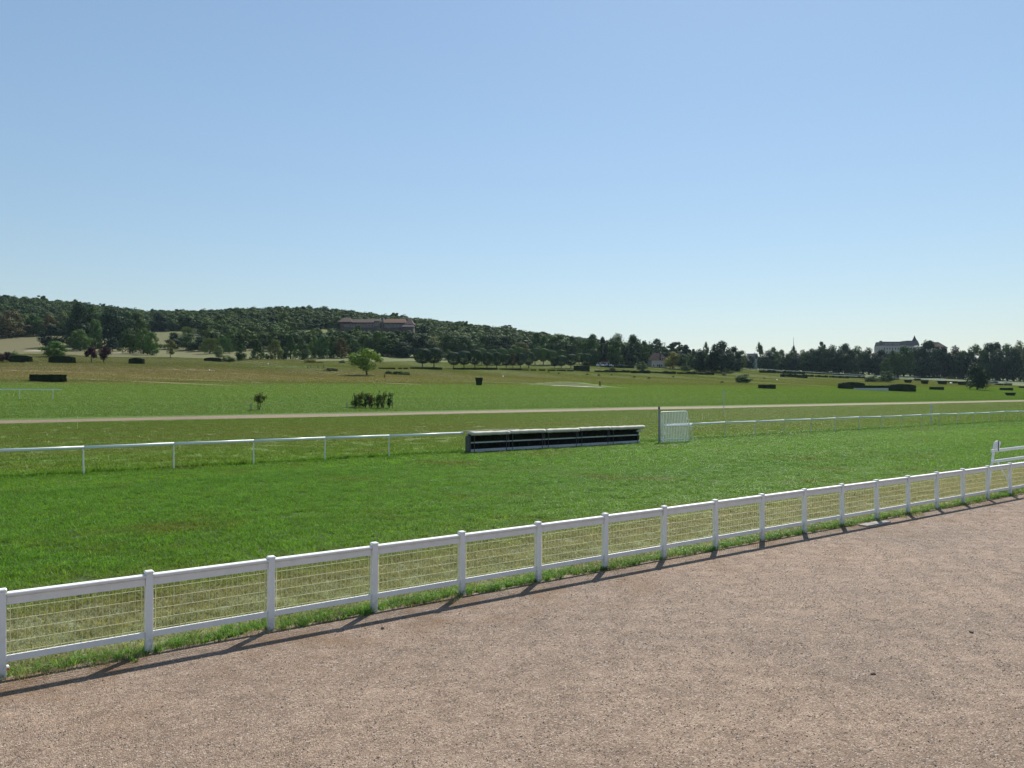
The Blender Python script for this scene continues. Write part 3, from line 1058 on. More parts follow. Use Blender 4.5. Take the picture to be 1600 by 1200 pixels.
def crown(kind, seed, nq=3200, size=.026):
    r = np.random.default_rng(seed)
    C, N = [], []
    def lobe(c, rad, k, squash=.85):
        d = r.normal(0, 1, (k, 3))
        d /= np.linalg.norm(d, axis=1, keepdims=True)
        rr_ = rad * r.uniform(.55, 1.08, (k, 1))
        p = np.array(c) + d * rr_ * np.array([1, 1, squash])
        C.append(p)
        N.append(d + np.array([0, 0, .35]))
    if kind in ('broad', 'tall', 'light', 'open'):
        nl = {'broad': 26, 'tall': 26, 'light': 22, 'open': 22}[kind]
        lo = {'broad': .06, 'tall': .03, 'light': .2, 'open': .29}[kind]
        for k in range(nl):
            t = (k + .5) / nl
            z = lo + (1 - lo) * (.06 + .86 * r.random())
            q = (z - lo) / (1 - lo)
            env = {'broad': (1 - abs(2 * q - .86) ** 2.4 * .75), 'tall': (1 - abs(2 * q - .8) ** 2.2 * .6),
                   'light': (1 - abs(2 * q - .9) ** 2 * .8), 'open': (1 - abs(2 * q - 1.0) ** 2.2 * .6)}[kind]
            env = max(.12, env) * .5
            rad = r.uniform(.11, .20) * (1.15 if kind != 'light' else .85)
            an = r.uniform(0, 6.28)
            rr_ = max(0, env - rad * .8) * math.sqrt(r.random() * .75 + .25)
            lobe((math.cos(an) * rr_, math.sin(an) * rr_, min(z, 1 - rad * .75)), rad, nq // nl)
    elif kind == 'trim':
        d = r.normal(0, 1, (nq, 3))
        d /= np.linalg.norm(d, axis=1, keepdims=True)
        e = (np.abs(d) ** 3.2).sum(1, keepdims=True) ** (-1 / 3.2)
        wob = 1 + .05 * np.sin(7 * d[:, :1] + seed) * np.sin(6 * d[:, 2:] + 2 * seed)
        p = d * e * r.uniform(.86, 1.03, (nq, 1)) * wob
        tp = 1 - .22 * np.clip(-p[:, 2:], 0, 1)
        C.append(np.concatenate([p[:, :2] * .5 * tp, .60 + p[:, 2:] * .39], 1))
        N.append(d)
    elif kind == 'dome':
        for k in range(30):
            an, q = r.uniform(0, 6.28), math.sqrt(r.random())
            zz = .10 + .72 * math.sqrt(max(0, 1 - q * q)) * r.uniform(.1, 1)
            lobe((math.cos(an) * q * .36, math.sin(an) * q * .36, zz), r.uniform(.12, .19), nq // 30, .9)
    elif kind == 'cone':
        for k in range(40):
            z = .08 + .9 * (k / 40)
            an = k * 2.4 + r.uniform(-.3, .3)
            env = .5 * (1 - z) ** .8
            rad = .05 + .10 * (1 - z)
            lobe((math.cos(an) * env * .75, math.sin(an) * env * .75, z), rad, nq // 40, .7)
    elif kind == 'pine':
        for k in range(16):
            z = .48 + .47 * r.random()
            an = r.uniform(0, 6.28)
            q = .42 * math.sqrt(r.random()) * (1.25 - z * .6)
            lobe((math.cos(an) * q, math.sin(an) * q, z), r.uniform(.09, .16), nq // 16, .5)
    elif kind == 'weep':
        for k in range(20):
            an, q = r.uniform(0, 6.28), math.sqrt(r.random()) * .34
            lobe((math.cos(an) * q, math.sin(an) * q, .62 + .26 * math.sqrt(1 - (q / .36) ** 2 * .8)), .13, nq // 50, .8)
        k = nq // 2
        an = r.uniform(0, 6.28, k)
        an = an + .25 * np.sin(an * 6)
        q = .5 * np.sqrt(r.uniform(.02, 1, k))
        z = .10 + r.uniform(0, .72, k) * (1.0 - .4 * (q / .5) ** 4)
        C.append(np.stack([np.cos(an) * q, np.sin(an) * q, z], 1))
        N.append(np.stack([np.cos(an), np.sin(an), .2 * np.ones(k)], 1))
    C, N = np.concatenate(C), np.concatenate(N)
    return quads_mesh('crown', leaf_quads(C, N, size, seed, .7 if kind == 'weep' else 0.), M['leaf'])

def trunk_mesh(kind, seed):
    r = random.Random(seed)
    mb = MB()
    top = {'trim': .5, 'pine': .9, 'cone': .85, 'dome': .4}.get(kind, .62)
    tr = {'trim': .035, 'pine': .022, 'cone': .03, 'light': .022}.get(kind, .034)
    mb.tube([(0, 0, -.04), (r.uniform(-.01, .01), 0, top * .35), (r.uniform(-.03, .03), r.uniform(-.03, .03), top)], [tr * 1.25, tr, tr * .45], 7)
    for k in range(5):
        z = top * r.uniform(.35, .75)
        an = k * 1.26 + r.uniform(-.4, .4)
        L = r.uniform(.18, .3)
        mb.tube([(0, 0, z), (math.cos(an) * L * .5, math.sin(an) * L * .5, z + L * .35), (math.cos(an) * L, math.sin(an) * L, z + L * .8)], [tr * .5, tr * .35, tr * .12], 5)
    return mb.mesh('trunk', M['bark'], True)

KINDS = {'broad': 4, 'tall': 3, 'light': 2, 'open': 2, 'trim': 3, 'dome': 3, 'cone': 2, 'pine': 2, 'weep': 2}
PROTO = {}
for kd, n in KINDS.items():
    PROTO[kd] = [(crown(kd, 11 * k + len(kd) * 7 + ord(kd[0]), 3400 if kd != 'light' else 1900), trunk_mesh(kd, k + 5)) for k in range(n)]

HUE = {'dark': (.022, .048, .024), 'green': (.065, .125, .028), 'mid': (.046, .092, .028), 'olive': (.11, .13, .038), 'brown': (.10, .088, .036),
       'purple': (.036, .014, .020), 'pale': (.13, .17, .065), 'yellow': (.16, .16, .034), 'bright': (.13, .21, .03), 'red': (.055, .044, .026)}
ADJ = {'dark': 'dark green', 'green': 'fresh green', 'mid': 'mid green', 'olive': 'olive green', 'brown': 'brownish', 'purple': 'purple leaved',
       'pale': 'pale green', 'yellow': 'yellow green', 'bright': 'bright green', 'red': 'reddish'}
KN = {'broad': ('broadleaf_tree', 'broad crowned tree'), 'tall': ('tall_tree', 'full crowned tree'), 'light': ('slender_tree', 'slender loose tree'),
      'open': ('spreading_tree', 'spreading tree'), 'trim': ('clipped_tree', 'clipped tree'), 'dome': ('shrub', 'rounded shrub'),
      'cone': ('conifer_tree', 'conical tree'), 'pine': ('pine_tree', 'flat topped pine'), 'weep': ('weeping_tree', 'weeping tree')}
tr_rng = random.Random(21)
def tree(px, top, base, w, kind, hue, where, label=None, depth=None):
    if depth:
        d = ray(px, base)
        x, y = d.x / d.y * depth, depth
        z = th(x, y)
    else:
        x, y, z = ground(px, base)
    k = M2P(y)
    h = CAM_H + (608 - top) / k - z
    h = max(h, 1.0)
    wd = w / k * 1.3
    cm, tm = PROTO[kind][tr_rng.randrange(len(PROTO[kind]))]
    nm, ds = KN[kind]
    rt = empty(nm, (x, y, z), tr_rng.uniform(0, 6.28))
    hp = base - top
    size = '' if kind in ('trim', 'dome') else 'small ' if hp < 25 else 'large ' if hp > 52 or w > 40 else 'narrow ' if w < 15 else 'slim ' if w < 21 else ''
    lab = label or '%s%s %s %s' % (size, ADJ[hue], ds, place(px, where))
    tag(rt, lab, 'shrub' if kind == 'dome' else 'tree', None if label else '%s trees %s' % (hue, place(px, where)))
    c = inst('crown', cm, rt, scale=(wd, wd, h * 1.02))
    j = tr_rng.uniform(.85, 1.18)
    b = HUE[hue]
    c.color = (b[0] * j * tr_rng.uniform(.92, 1.08), b[1] * j, b[2] * j * tr_rng.uniform(.9, 1.1), 1)
    if not (kind == 'dome' and h < 4):
        ts = (wd + h) / 2 if wd < h else h
        inst('trunk', tm, rt, scale=(ts * .8, ts * .8, h))
    return rt

W1 = 'on the tan meadow below the wooded hill'
W2 = 'at the edge of the hillside wood'
W3 = 'in the park row in front of the wood'
W4 = 'in the clipped double row before the low hedges'
W5 = 'among the villas beyond the far hedges'
W6 = 'in the tall belt behind the far white rails'
def place(px, where):
    if where == W6:
        return 'in the belt ' + ('between blue house and radio mast' if px < 1246 else 'between radio mast and pale hotel' if px < 1366 else
                                      'in front of the pale hotel' if px < 1484 else 'behind the lone dark tree')
    if where == W5:
        return ('near the clubhouse and its parked cars' if px < 982 else 'around the red roofed cream villa' if px < 1076 else 'between cream villa and pale blue house')
    if where == W2:
        return 'at the wood edge ' + ('above the tan meadow' if px < 500 else 'below the hill hotel' if px < 650 else 'behind the clipped tree row')
    if where == W1:
        return 'on the tan meadow ' + ('above the white bunker' if px < 103 else 'behind the purple twin trees' if px < 190 else 'behind the barrel shaped bush' if px < 245 else 'beside the olive sapling')
    if where == W3:
        return ('among the weeping trees of the park row' if px < 365 else 'in the park row behind the golf green' if px < 480 else 'in the park row behind the yellowish shrub')
    return where
T = [
 # left meadow and park
 (18, 486, 527, 46, 'broad', 'brown', W1), (52, 492, 524, 24, 'broad', 'mid', W1), (76, 491, 524, 26, 'tall', 'brown', W1), (98, 489, 523, 24, 'broad', 'olive', W1),
 (80, 508, 543, 36, 'broad', 'dark', W1), (85, 533, 558, 36, 'broad', 'green', W1),
 (124, 475, 541, 40, 'tall', 'dark', W1), (146, 479, 539, 42, 'broad', 'mid', W1), (110, 499, 540, 24, 'broad', 'mid', W1), (125, 515, 548, 33, 'broad', 'green', W1), (148, 500, 545, 24, 'tall', 'green', W1),
 (178, 480, 542, 48, 'tall', 'dark', W1), (196, 487, 540, 34, 'broad', 'mid', W1), (214, 489, 540, 38, 'broad', 'mid', W1), (176, 526, 549, 24, 'cone', 'dark', W1),
 (203, 514, 552, 30, 'broad', 'mid', W1), (224, 513, 553, 26, 'broad', 'green', W1), (238, 520, 555, 26, 'broad', 'green', W1),
 (249, 489, 517, 24, 'tall', 'dark', W2), (268, 500, 517, 18, 'broad', 'mid', W2), (292, 510, 540, 18, 'weep', 'pale', W1),
 (266, 531, 560, 18, 'light', 'olive', W1), (272, 520, 545, 30, 'broad', 'dark', W1), (297, 522, 547, 30, 'broad', 'mid', W1), (312, 526, 549, 24, 'broad', 'dark', W1),
 (328, 528, 553, 26, 'weep', 'olive', W3), (349, 527, 552, 28, 'weep', 'mid', W3), (342, 541, 559, 15, 'broad', 'pale', W3), (358, 537, 552, 12, 'weep', 'olive', W3),
 (377, 538, 563.5, 16, 'broad', 'mid', W3), (403, 531, 562, 22, 'cone', 'mid', W3), (430, 531, 562, 22, 'tall', 'olive', W3), (443, 542, 562, 14, 'broad', 'dark', W3),
 (417, 553, 561.5, 7, 'broad', 'dark', W3), (454, 521, 561, 20, 'cone', 'mid', W3), (473, 533, 562, 21, 'broad', 'mid', W3), (491, 524, 559, 16, 'tall', 'green', W3), (505, 526, 560, 20, 'tall', 'mid', W3),
 (521, 526, 559, 18, 'tall', 'mid', W3), (534, 529, 560, 22, 'broad', 'brown', W3), (552, 530, 558, 22, 'broad', 'mid', W3),
 (590, 518, 556, 34, 'tall', 'green', W2), (612, 520, 556, 36, 'broad', 'mid', W2), (578, 528, 556, 24, 'broad', 'mid', W2), (638, 517, 558, 36, 'tall', 'dark', W2), (661, 522, 558, 34, 'broad', 'dark', W2), (628, 535, 559, 30, 'broad', 'dark', W2),
 (678, 527, 556, 25, 'broad', 'olive', W2), (702, 520, 556, 30, 'broad', 'mid', W2), (722, 524, 557, 38, 'broad', 'mid', W2), (746, 531, 557, 22, 'broad', 'mid', W2), (768, 524, 557, 30, 'tall', 'dark', W2), (790, 526, 556, 26, 'tall', 'dark', W2),
 (814, 535, 557, 28, 'broad', 'olive', W2), (700, 546, 562, 16, 'broad', 'mid', W2), (838, 520, 556, 18, 'tall', 'mid', W2), (851, 525, 556, 18, 'tall', 'green', W2), (873, 522, 560, 46, 'broad', 'mid', W2), (893, 526, 560, 22, 'broad', 'mid', W2), (840, 537, 557, 18, 'broad', 'pale', W2),
 (907, 534, 560, 16, 'light', 'mid', W2), (660, 545, 574, 21, 'trim', 'dark', W4), (678, 544, 574, 22, 'trim', 'dark', W4),
 # villas
 (926, 523, 570, 32, 'tall', 'mid', W5), (942, 527, 570, 18, 'tall', 'dark', W5), (966, 522, 568, 34, 'broad', 'mid', W5), (990, 524, 568, 24, 'open', 'mid', W5), (963, 533, 572, 26, 'tall', 'mid', W5), (1006, 533, 570, 20, 'broad', 'mid', W5),
 (987, 542, 573, 22, 'broad', 'dark', W5), (1026, 530, 566, 30, 'broad', 'dark', W5), (1051, 550, 576, 24, 'broad', 'yellow', W5), (1054, 535, 566, 24, 'pine', 'dark', W5), (1068, 539, 568, 20, 'pine', 'dark', W5), (1082, 543, 570, 12, 'pine', 'dark', W5),
 (1068, 553, 577, 18, 'broad', 'mid', W5), (1092, 546, 581, 22, 'tall', 'dark', W5), (1103, 535, 578, 10, 'broad', 'mid', W5), (1098, 548, 580, 16, 'tall', 'dark', W5), (1080, 556, 577, 14, 'broad', 'mid', W5),
 (1127, 533, 581, 34, 'broad', 'dark', W5), (1115, 541, 580, 14, 'tall', 'dark', W5), (1146, 542, 580, 24, 'tall', 'dark', W5), (1160, 548, 576, 18, 'broad', 'olive', W5),
 # belt
 (1187, 535, 577, 14, 'light', 'mid', W6), (1208, 543, 579, 18, 'broad', 'mid', W6), (1200, 548, 579, 26, 'broad', 'dark', W6), (1221, 547, 579, 20, 'broad', 'mid', W6), (1240, 541, 579, 10, 'broad', 'dark', W6), (1236, 549, 580, 20, 'tall', 'mid', W6),
 (1254, 547, 581, 20, 'tall', 'mid', W6), (1268, 545, 582, 22, 'broad', 'dark', W6), (1285, 535, 582, 11, 'pine', 'dark', W6), (1282, 541, 583, 26, 'broad', 'mid', W6), (1302, 540, 584, 28, 'tall', 'dark', W6), (1320, 538, 584, 28, 'broad', 'dark', W6),
 (1340, 541, 585, 28, 'tall', 'mid', W6), (1358, 544, 586, 26, 'broad', 'dark', W6), (1378, 547, 587, 26, 'tall', 'dark', W6), (1395, 548, 588, 16, 'broad', 'mid', W6),
 (1412, 541, 588, 34, 'broad', 'mid', W6), (1452, 533, 590, 44, 'broad', 'dark', W6), (1432, 548, 588, 18, 'tall', 'brown', W6), (1474, 543, 590, 22, 'tall', 'red', W6), (1492, 541, 591, 24, 'broad', 'red', W6), (1505, 549, 592, 28, 'broad', 'mid', W6),
 (1526, 539, 593, 30, 'broad', 'mid', W6), (1546, 537, 594, 26, 'tall', 'dark', W6), (1558, 536, 594, 22, 'broad', 'dark', W6), (1574, 538, 595, 30, 'broad', 'mid', W6), (1594, 534, 596, 26, 'tall', 'olive', W6), (1612, 532, 596, 30, 'broad', 'dark', W6),
 (1642, 534, 597, 34, 'broad', 'dark', W6), (-24, 492, 527, 36, 'broad', 'dark', W1), (1488, 577, 591.5, 13, 'dome', 'pale', W6), (1385, 560, 588, 20, 'broad', 'mid', W6), (1236, 558, 580, 14, 'broad', 'olive', W6),
]
for a in T:
    tree(*a)
for px, tp, bs, w, kd, hu in ((1172, 556, 577, 16, 'broad', 'dark'), (1212, 556, 579, 22, 'broad', 'dark'), (1232, 553, 580, 20, 'broad', 'mid'), (1246, 552, 581, 22, 'broad', 'dark'), (1261, 551, 582, 22, 'broad', 'mid'),
        (1275, 548, 583, 24, 'broad', 'dark'), (1292, 546, 583, 24, 'broad', 'mid'), (1311, 546, 584, 26, 'broad', 'dark'), (1330, 547, 585, 26, 'broad', 'dark'), (1349, 549, 585, 26, 'broad', 'mid'), (1368, 552, 586, 24, 'broad', 'dark'),
        (1388, 553, 587, 24, 'broad', 'dark'), (1402, 550, 588, 24, 'broad', 'mid'), (1422, 551, 588, 26, 'broad', 'dark'), (1440, 543, 589, 28, 'broad', 'dark'), (1464, 545, 590, 28, 'broad', 'dark'), (1484, 552, 591, 26, 'broad', 'dark'), (1500, 556, 592, 26, 'broad', 'dark'),
        (1516, 549, 593, 26, 'broad', 'dark'), (1537, 547, 594, 28, 'broad', 'mid'), (1562, 546, 595, 28, 'broad', 'dark'), (1584, 545, 596, 28, 'broad', 'dark'), (1604, 544, 596, 28, 'broad', 'mid')):
    tree(px, tp, bs, w, kd, hu, W6)
for px, tp, bs, w, hu in ((950, 540, 569, 22, 'dark'), (978, 540, 570, 24, 'dark'), (998, 545, 570, 22, 'mid'), (1014, 545, 568, 20, 'dark'), (1040, 545, 568, 22, 'dark'), (1060, 549, 570, 20, 'dark'), (1076, 553, 572, 18, 'mid'), (1112, 550, 581, 20, 'dark'), (1138, 547, 581, 22, 'dark'), (1152, 552, 579, 16, 'dark')):
    tree(px, tp, bs, w, 'broad', hu, W5)
# clipped double row
for px, tp, w in ((709, 551, 16), (725, 549, 17), (742, 547, 17), (761, 551, 15), (776, 551, 14), (791, 554, 12), (801.5, 553, 11), (813, 552, 12), (826, 550, 14), (866, 559, 9), (877, 556, 16), (892, 554, 15), (916, 553, 14)):
    tree(px, tp, 575.5, w, 'trim', 'red' if px == 801.5 else 'dark', 'of the front clipped row at the low hedges')
for px, tp, w in ((752, 545, 14), (769, 546, 14), (785, 545, 14), (797, 545, 13), (811, 543, 14), (836, 544, 13), (849, 545, 15), (862, 548, 14), (877, 547, 13), (905, 552, 13), (921, 546, 19), (933, 550, 8)):
    tree(px, tp, 570, w, 'trim', 'mid', 'of the rear clipped row, farther from the low hedges')
# single plants with looks of their own
tree(573, 545, 586.5, 46, 'open', 'bright', '', 'lone spreading bright green tree with short trunk on the golf slope')
tree(1527, 568, 609, 32, 'broad', 'dark', '', 'lone dense dark tree standing on the flat right of the black hedges')
tree(1162, 581.5, 598.5, 24, 'dome', 'mid', '', 'low drooping dome shaped bush on the golf green')
tree(1385, 577, 597, 22, 'dome', 'mid', '', 'taller of two round bushes before the far rails')
tree(1364, 584, 597, 22, 'dome', 'mid', '', 'lower of two round bushes before the far rails')
tree(143, 542, 567, 17, 'open', 'purple', '', 'dark purple small tree, twin beside the other purple tree')
tree(162, 542, 567, 18, 'open', 'purple', '', 'dark purple small tree, twin nearer the low clipped bush')
tree(5, 543, 566, 30, 'dome', 'purple', '', 'dark purple shrub beside the low clipped hedge')
tree(24, 545, 566, 18, 'dome', 'pale', '', 'grey green loose shrub behind the low clipped hedge')
tree(355, 553, 565.5, 22, 'dome', 'pale', '', 'pale grey green round bush beside the low dark hedge')
tree(485, 559, 567.5, 18, 'dome', 'yellow', '', 'yellowish low shrub on the dry slope')
tree(535, 562, 567.5, 10, 'dome', 'mid', '', 'small green shrub on the dry slope near the lone tree')
tree(500, 564, 567.5, 12, 'dome', 'olive', '', 'flat olive shrub on the dry slope')
tree(607, 578, 585, 11, 'dome', 'mid', '', 'small round bush beside the brown marker post')
tree(622, 577, 585.5, 18, 'dome', 'mid', '', 'dark round bush between two smaller bushes')
tree(634, 580, 586, 13, 'dome', 'mid', '', 'low round bush at the end of the three bushes')
tree(517, 574, 579.5, 20, 'dome', 'dark', '', 'low spreading dark bush left of the lone tree')
tree(1003, 563, 578, 16, 'dome', 'mid', '', 'round bush in front of the red roofed villa')
tree(957, 572, 580, 11, 'dome', 'olive', '', 'small olive bush behind the low clipped hedges')
tree(1072, 568, 581, 13, 'dome', 'mid', '', 'round bush between the villa and the dark tall trees')
tree(1133, 572, 583, 8, 'dome', 'yellow', '', 'small yellowish bush behind the little cart')
for px, py, w in ((917.5, 586, 4), (935.5, 587.5, 4.2), (955.6, 587, 2.6), (991, 590.3, 4.2), (1014, 592, 4.6), (1052, 589.6, 3), (1128, 598.3, 5), (857, 582.5, 3.4), (873, 584.5, 3.2), (1194, 592, 3)):
    x, y, z = ground(px, py)
    tree(px, py - w * .85, py, w, 'dome', 'dark', 'dotting the far fairway')

# ------------------------------------------------------------------ the hillside wood (one mass)
wood = []
for k, kd in enumerate(('broad', 'tall', 'broad', 'pine', 'broad')):
    m = crown(kd, 300 + k, 900, .05)
    m.materials.clear()
    m.materials.append(M['wood_leaf'])
    wood.append(m)
pts, scs = [], []
r2 = np.random.default_rng(5)
_we = [(-200, 526), (0, 526), (60, 525.5), (100, 524), (235, 519), (250, 517.5), (312, 517.5), (328, 546), (480, 549), (560, 553), (700, 553), (800, 553), (880, 556)]
_wx = [a for a, b in _we] + [960, 1000, 1300, 1700]
_wz = [ground(a, b)[1] for a, b in _we] + [640, 720, 830, 830]
def wood_edge(x, y):
    """where the wood begins, as depth for each bearing"""
    return np.interp(x / y * FPX + 800, _wx, _wz)
yy = 430.
while yy < 1075:
    st = 10.5 + max(0, yy - 500) * .004
    xs_ = np.arange(-900, 760, st) + r2.uniform(-3.5, 3.5, len(np.arange(-900, 760, st)))
    ys_ = yy + r2.uniform(-4, 4, len(xs_))
    k = (ys_ > wood_edge(xs_, ys_)) & (np.abs(xs_) < .74 * ys_ + 20)
    pts.append(np.stack([xs_[k], ys_[k], terrain(xs_[k], ys_[k]) - .5], 1))
    yy += st
pts = np.concatenate(pts)
BLD = ground(588, 528)
keep = ~((np.abs(pts[:, 0] - (-128)) < 62) & (pts[:, 1] > 630) & (pts[:, 1] < 745))
pts = pts[keep]
hgt = r2.uniform(10, 14, len(pts)) * np.where(r2.random(len(pts)) < .06, 1.15, 1)
wdt = r2.uniform(11, 20, len(pts))
scatter('hillside_wood', wood, pts, r2.uniform(0, 6.28, len(pts)), np.stack([wdt, wdt, hgt], 1), 'dense dark green wood covering the hill to its crest', 'wood')

# ------------------------------------------------------------------ hedges
def hedge_proto(seed, prof='box', n=1500):
    """unit hedge, x -.5...5, y -.5...5, z 0..1"""
    r = np.random.default_rng(seed)
    p = r.uniform(-.5, .5, (n, 3))
    p[:, 2] += .5
    f = r.integers(0, 5, n)
    p[f == 0, 0] = -.5
    p[f == 1, 0] = .5
    p[f == 2, 1] = -.5
    p[f == 3, 1] = .5
    p[f == 4, 2] = 1.
    nn = np.zeros((n, 3))
    nn[f == 0, 0] = -1; nn[f == 1, 0] = 1; nn[f == 2, 1] = -1; nn[f == 3, 1] = 1; nn[f == 4, 2] = 1
    q = leaf_quads(p, nn, .05, seed)
    core = MB().box((-.49, -.49, 0), (.49, .49, .97))
    cv = np.array([[tuple(core.v[i]) for i in ff] for ff in core.f])
    # finer faces on top so the profile can be shaped
    segs = 14
    tops = []
    for i in range(segs):
        a, b = -.49 + .98 * i / segs, -.49 + .98 * (i + 1) / segs
        tops.append([(a, -.49, .97), (b, -.49, .97), (b, .49, .97), (a, .49, .97)])
        tops.append([(a, -.49, 0), (b, -.49, 0), (b, -.49, .97), (a, -.49, .97)])
        tops.append([(b, .49, 0), (a, .49, 0), (a, .49, .97), (b, .49, .97)])
    V = np.concatenate([q, np.array(tops), cv[[3, 5]]])
    X, Y, Z = V[..., 0], V[..., 1], V[..., 2]
    if prof == 'hump':
        V[..., 2] = Z * (.55 + .45 * np.cos(np.clip(X * 1.9, -1.57, 1.57)))
    elif prof == 'tub':
        s = .68 + .32 * Z
        V[..., 0] = X * s
        V[..., 1] = Y * s
    elif prof == 'loose':
        V[..., 2] = Z * (.8 + .2 * np.sin(X * 13 + seed) * np.cos(X * 5))
        V[..., 1] = Y * (.9 + .15 * np.sin(X * 9))
    return quads_mesh('hedge', V, M['hedge'])
HP = {k: hedge_proto(60 + i, k) for i, k in enumerate(('box', 'hump', 'tub', 'loose'))}
def hedge(x0, x1, top, base, label, prof='box', depth=None, group=None, head=0.):
    xa, ya, za = ground((x0 + x1) / 2, base)
    k = M2P(ya)
    w = (x1 - x0) / k
    h = (base - top) / k
    d = depth or min(max(h * 1.2, .8), 2.2)
    o = inst('clipped_hedge', HP[prof], None, (xa, ya + d / 2, min(za, th(xa, ya + d / 2)) - .03), (0, 0, head), (w, d, h))
    return tag(o, label, 'hedge', group)
hedge(46, 96, 585, 596.5, 'long black clipped hedge jump behind the short rail end', 'box')
hedge(742.5, 754, 590, 602, 'small black hedge tapered like a tub on the golf green', 'tub')
hedge(1187, 1212, 601, 607.5, 'short black clipped hedge beside the drooping bush', 'box')
hedge(1313, 1351, 597, 608, 'humped black hedge at the one end of the jump with pale board', 'hump')
hedge(1351, 1391, 602.5, 608.5, 'low dark hedge between two humped hedges', 'box')
hedge(1389, 1431, 600, 611.7, 'humped black hedge next to the short flat black hedges', 'hump')
x, y, z = ground(1361, 610)
k = M2P(y)
rt = empty('take_off_board', (x, y, z), -.02)
tag(rt, 'long pale take off board lying before the low dark hedge', 'board')
for i_ in range(3):
    MB().bevbox((-27 / k + i_ * 18 / k, -.1, -.3), (-27 / k + (i_ + 1) * 18 / k - .06, .1, 3.6 / k), .02).build('board', M['board'], rt)
for a in ((1455, 1475, 604.5, 609.3, 'box'), (1415, 1425.5, 593.5, 598.5, 'tub'), (1429, 1439, 592, 595.2, 'tub'), (1441, 1451.5, 594, 600.2, 'tub'), (1467, 1481, 595, 601, 'tub'), (1483, 1497, 595.5, 599.5, 'tub'), (1498, 1512, 596, 602, 'tub'),
          (1565, 1583, 606, 610.2, 'box'), (1573, 1588, 613.5, 618.3, 'tub'), (1594, 1606, 603.5, 606.5, 'box'), (1558, 1582, 597.5, 602.3, 'loose'), (1395, 1405, 589, 593.3, 'box')):
    hedge(*a[:4], 'small flat topped black hedge on the far flat near the lone dark tree', a[4], group='small hedges near the lone dark tree')
for a in ((592, 617, 574.4, 577), (622, 628, 574.5, 577), (630, 637, 574.5, 577), (642, 690, 574, 577.4), (709, 776, 574.6, 578), (781, 815, 576, 578.6), (816, 826, 577, 579.5), (829, 838, 577, 579.6), (842, 852, 577, 579.8), (856, 868, 577.4, 580), (870, 884, 577.5, 580.2), (886, 896, 577.8, 580.5), (897, 921, 571.5, 580.5)):
    q = a[0]
    lb = {592: 'low dark clipped hedge strip near the lone bright tree', 642: 'low dark clipped hedge under the large clipped pair of trees', 709: 'long low dark clipped hedge under the front clipped row',
          781: 'low dark clipped hedge between the long hedge and the short pieces', 897: 'tall block of dark clipped hedge ending the clipped row'}.get(q)
    lb = lb or ('very short dark hedge piece between lone tree and large clipped pair' if q < 640 else 'short dark hedge piece in the broken line at the clipped row')
    hedge(*a, lb, 'box', group='low hedges below the clipped trees')
for a in ((930, 960, 577.7, 582), (961, 984, 578, 582.3), (986, 1016, 578, 583.4), (1017, 1056, 579.5, 584), (1059, 1088, 580.5, 585), (1090, 1116, 581.5, 585.8)):
    hedge(*a, 'low loose dark hedge bounding the fairway below the villas', 'loose', group='hedges below the villas')
for a in ((1188, 1212, 577.5, 583), (1213, 1236, 579, 584.3), (1237, 1258, 580, 584.5), (1221, 1227, 583.5, 589.2), (1229, 1238, 583.5, 589.3), (1239, 1246, 584, 590), (1247, 1262, 584, 591),
          (1264, 1272, 585, 589), (1275, 1283, 585.6, 589.4), (1285, 1294, 586, 590), (1297, 1305, 586.6, 590.4), (1307, 1316, 587, 591), (1318, 1327, 587.3, 591.3), (1329, 1352, 587.3, 591), (1430, 1440, 589, 592), (1260, 1300, 581, 584.6), (1302, 1352, 583, 587), (1400, 1470, 587.5, 591.2), (1520, 1560, 595.4, 599.5)):
    hedge(*a, 'low dark hedge along the far white rails', 'loose', group='hedges along the far rails')
hedge(76, 113, 556, 567.5, 'broad clipped dark hedge under the round green tree', 'hump')
hedge(15, 45, 555, 566.5, 'dark clipped hedge beside the purple shrub', 'hump')
hedge(201, 222, 559, 569, 'dark barrel shaped clipped bush on the field edge', 'hump')
hedge(319, 343, 558.5, 564.8, 'long low dark hump hedge before the weeping trees', 'hump')
hedge(940, 990, 570.5, 575, 'long dark hedge behind the parked cars', 'loose')

# ------------------------------------------------------------------ far white rails on the right
def far_rail(pts, label, height=1.3):
    g = [ground(px, py) for px, py in pts]
    rt = empty('racing_rail', g[0])
    tag(rt, label, 'rail', 'white plastic rails of the course')
    o = Vector(g[0])
    for a, b in zip(g, g[1:]):
        A, B = Vector(a) - o, Vector(b) - o
        n = max(1, int((B - A).length / 9))
        for q in range(n):
            p0, p1 = A.lerp(B, q / n), A.lerp(B, (q + 1) / n)
            p0.z = th(p0.x + o.x, p0.y + o.y) - o.z
            p1.z = th(p1.x + o.x, p1.y + o.y) - o.z
            up = Vector((0, 0, height))
            MB().tube([p0 + up, p1 + up], .09, 6, .14).build('rail', M['white2'], rt)
            MB().tube([p0 - Vector((0, 0, .1)), p0 + up], .05, 5).build('post', M['white2'], rt)
far_rail([(1192, 579.5), (1240, 582), (1300, 586), (1360, 589), (1420, 592), (1480, 596), (1540, 598.5), (1620, 601)], 'far white rail curving in front of the tall tree belt')
far_rail([(1300, 588.6), (1360, 591.5), (1420, 594), (1480, 598)], 'second far white rail beside the low hedges', 1.2)
far_rail([(1540, 601.5), (1625, 605)], 'far white rail right of the lone dark tree', 1.4)

